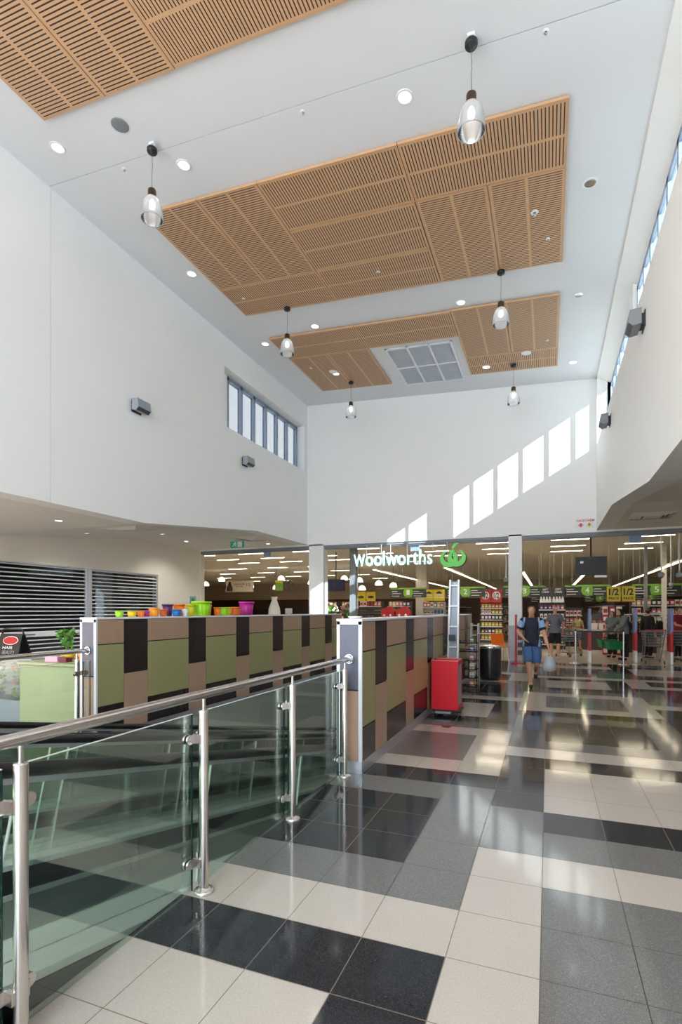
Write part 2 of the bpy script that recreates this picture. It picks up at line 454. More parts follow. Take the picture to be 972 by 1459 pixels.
# two travelators, side by side, going down along +Y
M['pallet'] = mat('ribbed_pallet', (104,112,112), 0.4, 0.5, var=0.10, scale=60, stretch=(30,0.4,1))
M['deck'] = mat('travelator_deck', (226,232,226), 0.42, 0.35, var=0.04, scale=6)
M['skirt'] = mat('dark_skirt_panel', (38,42,44), 0.4, 0.2, var=0.06)
M['tglass'] = clear_mat('travelator_glass', (245,250,247))
def slope_strip(mb, x0, x1, h0, h1, ya=-1.9, yb=14.4, m=0):
    for p, q in ((ya, 1.1), (1.1, yb)):
        mb.hexa([(x0,p,zp(p)+h0),(x1,p,zp(p)+h0),(x1,q,zp(q)+h0),(x0,q,zp(q)+h0),(x0,p,zp(p)+h1),(x1,p,zp(p)+h1),(x1,q,zp(q)+h1),(x0,q,zp(q)+h1)], m)
def travelator(label, xa0, xg0, xp0, xp1, xg1, xa1):
    """xa: outer deck edges, xg: glass, xp: pallet edges; x grows to the right"""
    t = thing('travelator', label, 'moving walkway', ((xp0+xp1)/2, 0, 0), 0, 'sloping moving walkways')
    ox = (xp0+xp1)/2
    def L(mb, name, m, par=t):
        mb.v = [(x-ox, y, z) for x, y, z in mb.v]; return mb.build(name, m, par)
    b = MB(); slope_strip(b, xp0-0.02, xp1+0.02, -0.12, 0.0); L(b, 'pallet_band', M['pallet'])
    for x0, x1, xg, side in ((xa0, xp0, xg0, -1), (xp1, xa1, xg1, 1)):
        b = MB(); slope_strip(b, x0, x1, 0.185, 0.22); L(b, 'deck_cover', M['deck'])
        b = MB(); slope_strip(b, (xp0-0.025) if side < 0 else xp1+0.0, (xp0) if side < 0 else xp1+0.025, -0.02, 0.185)
        slope_strip(b, x0+0.002, x1-0.002, -0.7, -0.12); L(b, 'skirt_panel', M['skirt'])
        b = MB(); slope_strip(b, (xp0 if side < 0 else xp1-0.012), (xp0+0.012 if side < 0 else xp1), 0.0, 0.035); L(b, 'skirt_brush', M['deck'])
        y = -1.3; k = 0
        while y < 13.6:
            y2 = min(y+1.35, 14.3); g = MB()
            for p, q in ([(y, 1.1), (1.1, y2)] if y < 1.1 < y2 else [(y, y2)]):
                p2, q2 = p+0.006, q-0.006
                # joints are square to the slope
                lean = TS if q > 1.11 else 0.0
                g.hexa([(xg-.006,p2-.22*0,zp(p2)+.22),(xg+.006,p2,zp(p2)+.22),(xg+.006,q2,zp(q2)+.22),(xg-.006,q2,zp(q2)+.22),
                        (xg-.006,p2+lean*.76,zp(p2+lean*.76)+.965),(xg+.006,p2+lean*.76,zp(p2+lean*.76)+.965),(xg+.006,q2+lean*.76,zp(q2+lean*.76)+.965),(xg-.006,q2+lean*.76,zp(q2+lean*.76)+.965)], 0)
                for yy in (q2,):
                    g.hexa([(xg-.007,yy,zp(yy)+.22),(xg+.007,yy,zp(yy)+.22),(xg+.007,yy+.006,zp(yy)+.22),(xg-.007,yy+.006,zp(yy)+.22),
                        (xg-.007,yy+lean*.76,zp(yy+lean*.76)+.965),(xg+.007,yy+lean*.76,zp(yy+lean*.76)+.965),(xg+.007,yy+.006+lean*.76,zp(yy+lean*.76)+.965),(xg-.007,yy+.006+lean*.76,zp(yy+lean*.76)+.965)], 1)
            L(g, 'balustrade_pane', [M['tglass'], M['deck']]); y = y2
        b = MB()
        b.tube([(xg,-1.75,.55),(xg,-1.72,.75),(xg,-1.55,.93),(xg,-1.3,1.0),(xg,1.1,1.0),(xg,14.3,1.0-(14.3-1.1)*TS)], 0.034, 10)
        L(b, 'handrail', M['rubber'])
        b = MB(); slope_strip(b, xg-0.016, xg+0.016, .945, .972); L(b, 'handrail_track', M['alu'])
    return t
travelator('nearer of two sloping travelators, running down beside the steel glass balustrade', -3.385, -3.30, -3.17, -2.24, -2.05, -1.89)
travelator('farther of two sloping travelators, running down beside the flowerpot partition', -4.85, -4.66, -4.50, -3.60, -3.48, -3.395)

# ------------------------------------------------------------------ panelled partition walls
PZ = 1.485
EDGES = [4.78]                     # column edges along Y: half, narrow, wide, narrow ...
w_, n_ = 0.845, 0.415
yy = 4.78+0.43; EDGES.append(yy)
while yy < 12.3:
    yy += n_ if len(EDGES) % 2 == 0 else w_
    EDGES.append(yy)
EDGES[-1] = 12.56
def partition(label, xr, xl, y0, faces):
    t = thing('partition_wall', label, 'partition wall', ((xl+xr)/2, y0, 0))
    ox, oy = (xl+xr)/2, y0; sh = y0-4.78
    def L(mb, name, m):
        mb.v = [(x-ox, y-oy, z) for x, y, z in mb.v]; return mb.build(name, m, t)
    ye = EDGES[-1]+sh
    b = MB(); b.box(xl+0.012, xr-0.012, y0+0.012, ye-0.012, 0.0, PZ-0.02); L(b, 'core', M['gap'])
    b = MB(); b.bbox(xl-0.006, xr+0.006, y0-0.006, ye+0.006, PZ-0.025, PZ, 0.004); L(b, 'cap', M['alu_white'])
    b = MB(); b.box(xl, xr, y0+0.002, ye, 0, 0.114); L(b, 'skirting', M['alu'])
    b = MB()                                                   # end trim
    for e, f in ((y0-0.004, y0+0.02), (ye-0.02, ye+0.004)):
        b.box(xl-0.002, xl+0.032, e, f, 0.114, PZ-0.02); b.box(xr-0.034, xr+0.002, e, f, 0.114, PZ-0.02)
        b.box(xl, xr, e, f, PZ-0.055, PZ-0.02)
    L(b, 'end_trim', M['alu_white'])
    for e, f in ((y0, y0+0.012), (ye-0.012, ye)):
        b = MB(); b.box(xl+0.036, xr-0.038, e, f, 0.805, PZ-0.06); L(b, 'end_panel', M['slate'])
        b = MB(); b.box(xl+0.036, xr-0.038, e, f, 0.116, 0.790); L(b, 'end_panel', M['beige'])
    g = 0.007
    for (x0, x1) in faces:
        for k in range(len(EDGES)-1):
            a, c = EDGES[k]+sh+g/2, EDGES[k+1]+sh-g/2
            rows = ((1.174, PZ-0.03, 'beige'), (0.445, 1.160, 'green'), (0.117, 0.431, 'dark')) if k % 2 == 0 else ((0.806, PZ-0.03, 'dark'), (0.117, 0.790, 'beige'))
            for z0, z1, q in rows:
                b = MB(); b.box(x0, x1, a, c, z0, z1); L(b, 'panel', M[q])
    return t
partition('panelled partition wall beside the red cart, steel balustrade fixed to its end', -1.66, -1.915, 4.78, ((-1.672, -1.66), (-1.915, -1.903)))
partition('panelled partition wall with a row of bright flowerpots along its top', -4.862, -5.105, 4.655, ((-4.874, -4.862), (-5.105, -5.093)))

# ------------------------------------------------------------------ steel and glass balustrades
def balustrade(label, xp, xg, ys, yend):
    t = thing('glass_balustrade', label, 'balustrade', (xp, yend, 0))
    def L(mb, name, m, par=t):
        mb.v = [(x-xp, y-yend, z) for x, y, z in mb.v]; return mb.build(name, m, par)
    sg = 1 if xg > xp else -1
    b = MB(); b.cyl((xp, min(ys)-0.6, 1.1), (xp, yend-0.012, 1.1), 0.0255, n=24); L(b, 'handrail', M['steel'])
    b = MB(); b.cyl((xp, yend-0.014, 1.1), (xp, yend, 1.1), 0.045, 0.045, 24); b.cyl((xp, yend-0.03, 1.1), (xp, yend-0.014, 1.1), 0.030, 0.038, 24); L(b, 'wall_flange', M['chrome'])
    for y in ys:
        b = MB()
        b.lathe([(0.0, 1.012), (0.0235, 1.012), (0.0255, 1.008), (0.0255, 0.012)], (xp, y, 0), 24)
        b.box(xp+sg*0.0245, xp+sg*0.0262, y-0.004, y+0.004, 0.05, 1.0, 1)
        b.cyl((xp, y, 1.0), (xp, y, 1.085), 0.0095, n=14)
        p = L(b, 'post', [M['steel'], M['black']])
        b = MB(); b.lathe([(0.056, 0.0), (0.056, 0.012), (0.050, 0.018), (0.034, 0.020), (0.030, 0.028), (0.026, 0.028)], (xp, y, 0), 28); L(b, 'base_flange', M['steel'])
        for z in (0.855, 0.168):
            for d in (-1, 1):
                b = MB()
                # D-shaped clamp plates either side of the glass, with a bolt between
                def plate(x0, x1):
                    pts = [(y+d*0.026, z-0.026), (y+d*0.068, z-0.026)]
                    pts += [(y+d*(0.068+0.026*math.sin(PI*k/8)), z-0.026*math.cos(PI*k/8)) for k in range(1, 8)]
                    pts += [(y+d*0.068, z+0.026), (y+d*0.026, z+0.026)]
                    b.prism(pts, 'x', x0, x1)
                plate(xg-sg*0.006-sg*0.010, xg-sg*0.0062); plate(xg+sg*0.0062, xg+sg*0.017)
                b.box(min(xg-sg*0.016, xp), max(xg-sg*0.016, xp), y+d*0.016, y+d*0.036, z-0.024, z+0.024)
                b.cyl((xg-sg*0.017, y+d*0.066, z), (xg-sg*0.0195, y+d*0.066, z), 0.007, n=10)
                L(b, 'glass_clamp', M['steel'])
    ends = sorted(ys)
    spans = [(ends[0]-0.58, ends[0]-0.035)]+[(a+0.035, c-0.035) for a, c in zip(ends, ends[1:])]
    if yend-ends[-1] > 0.1: spans.append((ends[-1]+0.035, yend-0.02))
    for a, c in spans:
        g = MB()
        g.box(xg-0.006, xg+0.006, a, c, 0.012, 0.991, 0)
        g.box(xg-0.0062, xg+0.0062, a-0.002, a+0.001, 0.012, 0.991, 1); g.box(xg-0.0062, xg+0.0062, c-0.001, c+0.002, 0.012, 0.991, 1)
        g.box(xg-0.0062, xg+0.0062, a, c, 0.990, 0.993, 2)
        L(g, 'glass_pane', [M['glass'], M['glass_edge'], M['deck']])
    return t
balustrade('steel and glass balustrade in the foreground beside the polished tile floor', -1.785, -1.84, [0.27, 1.365, 2.462, 3.56, 4.655], 4.776)
balustrade('steel and glass balustrade in front of the lime green counter', -4.985, -4.93, [1.2, 2.3, 3.4, 4.5], 4.651)

# ------------------------------------------------------------------ slotted timber ceiling rafts
def slotted():
    m = bpy.data.materials.new('slotted_timber'); m.use_nodes = True
    nt = m.node_tree; n = nt.nodes; l = nt.links; p = n['Principled BSDF']
    uv = n.new('ShaderNodeUVMap'); sep = n.new('ShaderNodeSeparateXYZ'); l.new(uv.outputs[0], sep.inputs[0])
    def mt(op, a, b=None):
        q = n.new('ShaderNodeMath'); q.operation = op
        for k, x in enumerate((a, b)):
            if x is None: continue
            if isinstance(x, (int, float)): q.inputs[k].default_value = x
            else: l.new(x, q.inputs[k])
        return q.outputs[0]
    fu = mt('FRACT', sep.outputs[0]); fv = mt('FRACT', sep.outputs[1])
    su = mt('LESS_THAN', mt('ABSOLUTE', mt('SUBTRACT', fu, 0.5)), 0.165)
    sv = mt('LESS_THAN', mt('ABSOLUTE', mt('SUBTRACT', fv, 0.5)), 0.455)
    slot = mt('MULTIPLY', su, sv)
    tc = n.new('ShaderNodeTexCoord'); no = n.new('ShaderNodeTexNoise'); no.inputs['Scale'].default_value = 3.0; no.inputs['Detail'].default_value = 5
    mp = n.new('ShaderNodeMapping'); mp.inputs['Scale'].default_value = (1.2, 18, 1); l.new(tc.outputs['Object'], mp.inputs['Vector']); l.new(mp.outputs['Vector'], no.inputs['Vector'])
    mx = n.new('ShaderNodeMix'); mx.data_type = 'RGBA'; mx.inputs[6].default_value = lin(216,174,134); mx.inputs[7].default_value = lin(196,152,112)
    l.new(no.outputs['Fac'], mx.inputs[0])
    m2 = n.new('ShaderNodeMix'); m2.data_type = 'RGBA'; l.new(slot, m2.inputs[0]); l.new(mx.outputs[2], m2.inputs[6]); m2.inputs[7].default_value = lin(44,30,24)
    l.new(m2.outputs[2], p.inputs['Base Color']); p.inputs['Roughness'].default_value = 0.5
    return m
M['slotted'] = slotted()
M['timber'] = mat('timber_edge', (202,158,118), 0.5, var=0.08, scale=4)
def raft(label, mods):
    xs = [m[0] for m in mods]; ys_ = [m[2] for m in mods]
    ox, oy = min(xs), min(ys_); oz = zc(ox)
    t = thing('timber_ceiling_raft', label, 'ceiling panel', (ox, oy, oz))
    for (x0, x1, y0, y1, d) in mods:
        b = MB(); g = 0.006; D0, D1 = -0.055, -0.012
        x0 += g; x1 -= g; y0 += g; y1 -= g
        P = lambda x, y, dz: (x-ox, y-oy, zc(x)+dz-oz)
        bot = [P(x0,y0,D0), P(x1,y0,D0), P(x1,y1,D0), P(x0,y1,D0)]
        top_ = [P(x0,y0,D1), P(x1,y0,D1), P(x1,y1,D1), P(x0,y1,D1)]
        b.mesh(bot+top_, [(4,5,6,7),(0,1,5,4),(1,2,6,5),(2,3,7,6),(3,0,4,7)], 1)
        # slots run across the module; mg is the solid margin
        mg = 0.028; pitch = 0.05
        i0 = [P(x0+mg,y0+mg,D0-.0005), P(x1-mg,y0+mg,D0-.0005), P(x1-mg,y1-mg,D0-.0005), P(x0+mg,y1-mg,D0-.0005)]
        b.face(bot, 1)
        lx, ly = x1-x0-2*mg, y1-y0-2*mg
        if d == 'X': nu, nv = round(ly/pitch), max(1, round(lx/0.58)); uv = [(0,0),(0,nv),(nu,nv),(nu,0)]
        else: nu, nv = round(lx/pitch), max(1, round(ly/0.58)); uv = [(0,0),(nu,0),(nu,nv),(0,nv)]
        b.face(i0, 0, uv=uv)
        b.build('panel', [M['slotted'], M['timber']], t)
    b = MB()
    for (x0, x1, y0, y1, d) in mods:
        P = lambda x, y, dz: (x-ox, y-oy, zc(x)+dz-oz)
        p = [P(x0+.02,y0+.02,-.03), P(x1-.02,y0+.02,-.03), P(x1-.02,y1-.02,-.03), P(x0+.02,y1-.02,-.03), P(x0+.02,y0+.02,0), P(x1-.02,y0+.02,0), P(x1-.02,y1-.02,0), P(x0+.02,y1-.02,0)]
        b.hexa(p)
    b.build('backing', M['gap'], t)
    return t
raft('large slotted timber ceiling raft between the nearer and middle pendant lamps',
 [(-6.98,-5.785,7.74,10.2,'X'), (-5.785,-4.565,7.74,10.2,'X'), (-4.565,-2.13,7.74,8.95,'Y'), (-2.13,0.27,7.74,8.945,'Y'),
  (-4.565,-2.14,8.95,10.2,'Y'), (-6.98,-4.565,10.2,11.35,'Y'), (-4.565,-2.14,10.2,11.35,'Y'), (-2.13,-0.928,8.945,11.35,'X'), (-0.928,0.27,8.945,11.35,'X')])
raft('notched slotted timber ceiling raft beside the grey air grille, nearest the shop',
 [(-7.0,-4.585,12.54,13.77,'Y'), (-4.585,-2.15,12.54,13.75,'Y'), (-7.0,-5.83,13.77,16.17,'X'), (-5.83,-4.6,13.77,16.17,'X'),
  (-2.15,-0.925,12.5,14.98,'X'), (-0.925,0.25,12.5,14.98,'X'), (-2.15,0.25,14.98,16.13,'Y')])
raft('slotted timber ceiling raft overhead, cut off by the top edge of the view',
 [(-7.0,-5.8,3.32,5.73,'X'), (-5.8,-4.6,3.32,5.73,'X'), (-4.6,-2.15,4.55,5.72,'Y'), (-4.6,-2.15,3.32,4.55,'Y'), (-2.15,0.25,4.55,5.72,'Y'), (-2.15,0.25,3.32,4.55,'Y')])

# return-air grille in its white surround
M['grille'] = mat('grey_louvre', (232,236,240), 0.5, 0.1, var=0.12, scale=60, stretch=(0.5,12,1))
ox, oy = -3.27, 15.22
t = thing('air_grille', 'white framed ceiling grille of six grey louvre panels beside the timber raft', 'air grille', (ox, oy, zc(ox)))
P = lambda x, y, dz: (x-ox, y-oy, zc(x)+dz-zc(ox))
def cbox(b, x0, x1, y0, y1, d0, d1, m=0):
    b.hexa([P(x0,y0,d0),P(x1,y0,d0),P(x1,y1,d0),P(x0,y1,d0),P(x0,y0,d1),P(x1,y0,d1),P(x1,y1,d1),P(x0,y1,d1)], m)
b = MB()
for x in (-4.17, -3.58, -2.98, -2.39): cbox(b, x-0.03, x+0.03, 14.0, 16.45, -0.035, 0)
for y in (14.03, 15.22, 16.42): cbox(b, -4.2, -2.36, y-0.03, y+0.03, -0.036, 0)
b.build('frame', M['alu_white'], t)
for x0, x1 in ((-4.14,-3.61), (-3.55,-3.01), (-2.95,-2.42)):
    for y0, y1 in ((14.06,15.19), (15.25,16.39)):
        b = MB(); k = 0; cbox(b, x0, x1, y0, y1, -0.008, -0.001)
        y = y0+0.02
        while y < y1-0.02:
            b.hexa([P(x0,y,-.028),P(x1,y,-.028),P(x1,y+.016,-.010),P(x0,y+.016,-.010),P(x0,y+.003,-.028),P(x1,y+.003,-.028),P(x1,y+.019,-.010),P(x0,y+.019,-.010)])
            y += 0.03
        b.build('louvre_panel', M['grille'], t)

# ------------------------------------------------------------------ lettering
def lettering(txt, name, m, parent, x0, x1, z0, z1, y, depth=0.01, bold=0.0, keep=False, nx=(1,0,0)):
    """flat raised letters facing -Y, fitted into x0..x1 (and z0..z1)"""
    cu = bpy.data.curves.new(name, 'FONT'); cu.body = txt; cu.extrude = 0.5; cu.size = 1; cu.offset = bold
    cu.resolution_u = 3
    tmp = bpy.data.objects.new('tmp', cu); COL.objects.link(tmp)
    dg = bpy.context.evaluated_depsgraph_get(); dg.update()
    me = bpy.data.meshes.new_from_object(tmp.evaluated_get(dg))
    bpy.data.objects.remove(tmp); bpy.data.curves.remove(cu)
    xs = [v.co.x for v in me.vertices]; ys_ = [v.co.y for v in me.vertices]
    ax, bx, ay, by = min(xs), max(xs), min(ys_), max(ys_)
    sx = (x1-x0)/(bx-ax); sz = (z1-z0)/(by-ay)
    if keep:
        sx = sz = min(sx, sz)
    for v in me.vertices:
        c = v.co.copy()
        v.co = (x0+(c.x-ax)*sx, y-depth*(c.z+0.5), z0+(c.y-ay)*sz)
    me.materials.clear(); me.materials.append(m); me.name = name
    o = bpy.data.objects.new(name, me); COL.objects.link(o)
    if parent: o.parent = parent
    return o

# ------------------------------------------------------------------ pendant lamps
def prismatic():
    m = bpy.data.materials.new('prismatic_glass'); m.use_nodes = True
    nt = m.node_tree; n = nt.nodes; l = nt.links; n.remove(n['Principled BSDF']); out = n['Material Output']
    t = n.new('ShaderNodeBsdfTransparent'); t.inputs['Color'].default_value = (0.97, 0.98, 0.99, 1)
    d = n.new('ShaderNodeBsdfTranslucent'); d.inputs['Color'].default_value = (0.9, 0.92, 0.95, 1)
    d2 = n.new('ShaderNodeBsdfDiffuse'); d2.inputs['Color'].default_value = (0.85, 0.88, 0.92, 1)
    g = n.new('ShaderNodeBsdfGlossy'); g.inputs['Roughness'].default_value = 0.12
    tc = n.new('ShaderNodeTexCoord'); wv = n.new('ShaderNodeTexWave'); wv.inputs['Scale'].default_value = 14; wv.bands_direction = 'Z'
    l.new(tc.outputs['Object'], wv.inputs['Vector'])
    bp = n.new('ShaderNodeBump'); bp.inputs['Strength'].default_value = 0.3; l.new(wv.outputs['Fac'], bp.inputs['Height']); l.new(bp.outputs['Normal'], g.inputs['Normal'])
    a = n.new('ShaderNodeMixShader'); a.inputs[0].default_value = 0.25; l.new(d.outputs[0], a.inputs[1]); l.new(d2.outputs[0], a.inputs[2])
    b = n.new('ShaderNodeMixShader'); b.inputs[0].default_value = 0.6; l.new(t.outputs[0], b.inputs[1]); l.new(a.outputs[0], b.inputs[2])
    fr = n.new('ShaderNodeFresnel'); fr.inputs['IOR'].default_value = 1.4
    c = n.new('ShaderNodeMixShader'); l.new(fr.outputs[0], c.inputs[0]); l.new(b.outputs[0], c.inputs[1]); l.new(g.outputs[0], c.inputs[2])
    l.new(c.outputs[0], out.inputs['Surface']); return m
M['prismatic'] = prismatic()
M['bronze'] = mat('bronze_lamp_cap', (96,76,62), 0.32, 0.85, var=0.1)
M['bulb'] = mat('frosted_bulb', (240,240,238), 0.3, var=0, emit=(255,250,240), es=7.0)  # added glow that lightens the glass shade; the pendants are unlit
def make_pendant(label, x, y):
    t = thing('pendant_lamp', label, 'pendant lamp', (x, y, zc(x)), 0, 'glass pendant lamps')
    b = MB(); b.box(-0.045, 0.045, -0.03, 0.03, -0.035, 0.002); b.box(-0.045, -0.038, -0.03, 0.03, -0.10, -0.03); b.box(0.038, 0.045, -0.03, 0.03, -0.10, -0.03)
    b.cyl((0.0,0,-0.03), (0.0,0,-0.10), 0.006, n=8); b.build('ceiling_bracket', M['alu_white'], t)
    b = MB(); b.lathe([(0.0,-0.085),(0.07,-0.085),(0.078,-0.095),(0.078,-0.135),(0.07,-0.15),(0.012,-0.155),(0.010,-0.175),(0.0,-0.175)], n=28); b.build('canopy', M['black'], t)
    b = MB(); b.tube([(0,0,-0.17),(0.006,0.002,-0.35),(-0.002,0,-0.55),(0.0,0,-0.70)], 0.0035, 6); b.build('cord', M['dark_grey'], t)
    b = MB(); b.tube([(0.0+0.012*math.cos(a), 0, -0.705+0.014*math.sin(a)) for a in [2*PI*k/12 for k in range(12)]], 0.003, 6, closed=True); b.build('hook', M['black'], t)
    b = MB(); b.lathe([(0.0,-0.715),(0.03,-0.718),(0.058,-0.728),(0.063,-0.745),(0.063,-0.845),(0.058,-0.86),(0.0,-0.86)], n=28); b.build('lamp_cap', M['bronze'], t)
    b = MB()
    pr = [(0.062,-0.84),(0.098,-0.872),(0.130,-0.93),(0.152,-1.01),(0.165,-1.09),(0.170,-1.16),(0.166,-1.19)]
    b.lathe(pr, n=40); b.lathe([(0.158,-1.186),(0.158,-1.194),(0.168,-1.194),(0.168,-1.186)], n=40)
    b.build('glass_shade', M['prismatic'], t)
    b = MB(); b.lathe([(0.0,-0.86),(0.045,-0.86),(0.045,-0.90),(0.0,-0.90)], n=20, m=0); b.build('lamp_holder', M['black'], t)
    b = MB(); b.lathe([(0.028,-0.90),(0.040,-0.93),(0.045,-0.97),(0.036,-1.01),(0.0,-1.03)], n=20); b.build('bulb', M['bulb'], t)
    return t
PX = [(-5.75, 6.60, 'glass pendant lamp by the wall joint, nearest on the clerestory side'),
      (-0.873, 6.58, 'large glass pendant lamp hanging in front of the ceiling raft corner, nearest on the right'),
      (-5.78, 11.24, 'glass pendant lamp with black cap between two timber rafts, clerestory side'),
      (-0.90, 11.25, 'glass pendant lamp hanging from the raft edge, middle of the right-hand three'),
      (-5.785, 15.62, 'small glass pendant lamp under the timber raft beside the air grille, far corner'),
      (-0.91, 15.66, 'small far glass pendant lamp in front of the back wall, above the sunlit patches')]
p0 = make_pendant(PX[0][2], PX[0][0], PX[0][1])
for x, y, lab in PX[1:]: dup(p0, lab, (x, y, zc(x)))
p0_kids = None

# ------------------------------------------------------------------ recessed downlights, ceiling speakers, sprinklers
DL = [(-7.27,6.19,1,'lit downlight by the wall joint, nearest the window wall'), (-5.54,7.10,1,'lit downlight just behind the nearest left pendant'),
      (-1.84,7.10,1,'large lit downlight beside the nearest right pendant lamp'), (-7.265,9.58,1,'lit downlight beside the long edge of the large raft'),
      (0.634,9.47,0,'unlit silver downlight beside the large raft, nearer one'), (-5.558,12.36,1,'lit downlight between the two rafts behind a pendant'),
      (-7.28,12.84,1,'lit downlight near the corner of the notched raft'), (-1.865,12.31,1,'lit downlight between rafts, beside the middle right pendant'),
      (0.628,12.73,0,'unlit silver downlight beside the notched raft'), (0.65,16.12,1,'lit downlight near the far right ceiling corner'),
      (-1.66,15.69,1,'lit downlight set in the notched raft near the grille'), (-6.04,15.0,1,'small lit downlight set in the raft by a pendant')]
M['reflector'] = mat('silver_reflector', (200,200,200), 0.15, 0.9, var=0.03)
def make_down(lab, x, y, lit, dz):
    t = thing('downlight', lab, 'ceiling light', (x, y, zc(x)+dz), 0, 'recessed ceiling downlights'); t.rotation_euler = (0, math.atan(KC), 0)
    b = MB(); b.lathe([(0.088,-0.001),(0.088,-0.009),(0.108,-0.012),(0.118,-0.008),(0.120,0.0)], n=32); b.build('trim_ring', M['alu_white'], t)
    b = MB()
    if lit: b.lathe([(0.0,-0.0035),(0.088,-0.0035)], n=32, smooth=False)
    else: b.lathe([(0.088,-0.006),(0.075,-0.004),(0.03,-0.002),(0.0,-0.002)], n=32)
    b.build('diffuser' if lit else 'reflector', M['lamp'] if lit else M['reflector'], t)
    if lit:
        d = bpy.data.lights.new('downlight_lamp', 'SPOT'); d.energy = 5; d.spot_size = 2.2; d.spot_blend = 0.6; d.shadow_soft_size = 0.08; d.color = (1.0, 0.96, 0.9)
        o = bpy.data.objects.new('downlight_lamp', d); COL.objects.link(o); o.parent = t; o.location = (0,0,-0.03)
    return t
dl_lit = dl_off = None
for x, y, lit, lab in DL:
    dz = -0.057 if (y > 14.9 and x < 0.3) else 0.0
    make_down(lab, x, y, lit, dz)
for x, y, m, lab in ((-5.994,6.19,'mid_grey','grey round ceiling loudspeaker grille near the overhead raft'), (-6.07,15.19-0.35,'white','pale round speaker grille in the raft beside the far left pendant'), (-0.552,15.1,'white','white round speaker grille in the raft above the far right pendant')):
    dz = -0.057 if y > 10 else 0
    t = thing('ceiling_speaker', lab, 'ceiling speaker', (x, y, zc(x)+dz)); t.rotation_euler = (0, math.atan(KC), 0)
    b = MB(); b.lathe([(0.0,-0.012),(0.10,-0.012),(0.115,-0.009)], n=32); b.build('grille', M[m], t)
    b = MB(); b.lathe([(0.115,-0.009),(0.122,-0.011),(0.128,-0.004),(0.128,0)], n=32); b.build('rim', M[m], t)
SP = [(-6.553,6.86,0,'left of the nearest pendant'), (-3.28,6.86,0,'on the ceiling joint between the two nearest pendants'), (-0.026,6.83,0,'on the ceiling right of the nearest right pendant'),
      (-0.22,9.8,1,'in the large raft, larger white one'), (-0.004,10.57,1,'in the large raft near its right edge'), (-3.318,10.6,1,'in the middle of the large raft'),
      (-6.618,10.65,1,'in the large raft near the left pendant'), (-6.63,14.44,1,'in the notched raft on the window side'), (-0.022,14.55,1,'in the notched raft, right part')]
for x, y, onr, where in SP:
    t = thing('sprinkler_head', 'small white fire sprinkler head '+where, 'sprinkler', (x, y, zc(x)-(0.057 if onr else 0)))
    k = 1.7 if 'larger' in where else 1
    b = MB(); b.lathe([(0.014*k,-0.010),(0.036*k,-0.006),(0.040*k,0)], n=20); b.build('rosette', M['white'], t)
    b = MB(); b.cyl((0,0,0),(0,0,-0.03*k),0.007*k,n=10); b.lathe([(0.0,-0.034*k),(0.016*k,-0.034*k),(0.016*k,-0.031*k),(0,-0.031*k)], n=14); b.build('sprinkler_nozzle', M['chrome'], t)

# small downlights in the low side ceilings
def low_down(lab, x, y, z, tilt, w):
    t = thing('downlight', lab, 'ceiling light', (x, y, z), 0, 'downlights in the low side ceilings'); t.rotation_euler = (tilt, 0, 0)
    b = MB(); b.lathe([(0.07,-0.001),(0.07,-0.008),(0.088,-0.010),(0.096,-0.006),(0.098,0.0)], n=24); b.build('trim_ring', M['alu_white'], t)
    b = MB(); b.lathe([(0.0,-0.003),(0.07,-0.003)], n=24, smooth=False); b.build('diffuser', M['lamp'], t)
    d = bpy.data.lights.new('downlight_lamp', 'SPOT'); d.energy = w; d.spot_size = 2.5; d.spot_blend = 0.7; d.shadow_soft_size = 0.08; d.color = (1.0, 0.95, 0.87)
    o = bpy.data.objects.new('downlight_lamp', d); COL.objects.link(o); o.parent = t; o.location = (0,0,-0.03)
SL = math.atan(0.49/4.7)
for k, (x, y, lab) in enumerate(((-11.2,7.6,'small downlight in the flat low ceiling in front of the shutters'), (-9.6,8.2,'small downlight in the low ceiling near the bulkhead edge'), (-11.4,10.6,'small downlight in the sloping ceiling beyond the square diffuser'), (-10.6,12.6,'small downlight in the sloping ceiling, farther one'), (-11.6,15.0,'small downlight in the low ceiling left of the exit sign'), (-9.3,16.6,'small downlight in the low ceiling close to the shop front'))):
    low_down(lab, x, y, low_z(y), SL if 9.1 < y < 13.8 else 0, 110)
for k, (x, y, lab) in enumerate(((3.2,11.0,'small downlight in the dark low ceiling on the checkout side, nearer'), (3.6,16.2,'small downlight in the dark low ceiling above the gates'))):
    low_down(lab, x, y, low_r(y), math.atan(0.545/4.7) if 8.6 < y < 13.3 else 0, 25)

# ------------------------------------------------------------------ wall speakers
def wall_speaker(lab, x, y, z, side, m):
    t = thing('wall_speaker', lab, 'wall speaker', (x, y, z), 0, 'wall mounted speakers')
    s = side                      # +1: faces +X (on the left wall)
    prof = [(s*0.06,-0.10),(s*0.17,-0.12),(s*0.235,-0.06),(s*0.21,0.12),(s*0.06,0.13)]
    b = MB(); b.prism(prof, 'y', -0.19, 0.19) ; b.build('cabinet', m, t)
    b = MB(); q = [(s*0.1735,-0.1165),(s*0.2335,-0.0615)]
    b.hexa([(q[0][0],-0.17,q[0][1]-.004),(q[0][0],0.17,q[0][1]-.004),(q[1][0],0.17,q[1][1]-.004),(q[1][0],-0.17,q[1][1]-.004),
            (q[0][0],-0.17,q[0][1]+.01),(q[0][0],0.17,q[0][1]+.01),(q[1][0],0.17,q[1][1]+.01),(q[1][0],-0.17,q[1][1]+.01)])
    b.build('lower_lens', M['dark_grey'], t)
    b = MB(); b.box(0, s*0.07, -0.10, 0.10, -0.085, 0.085); b.box(0, s*0.012, -0.14, 0.14, -0.12, 0.12); b.build('wall_bracket', M['dark_grey'], t)
    return t
M['light_grey'] = mat('light_grey_metal', (150,157,166), 0.45, 0.1, var=0.03)
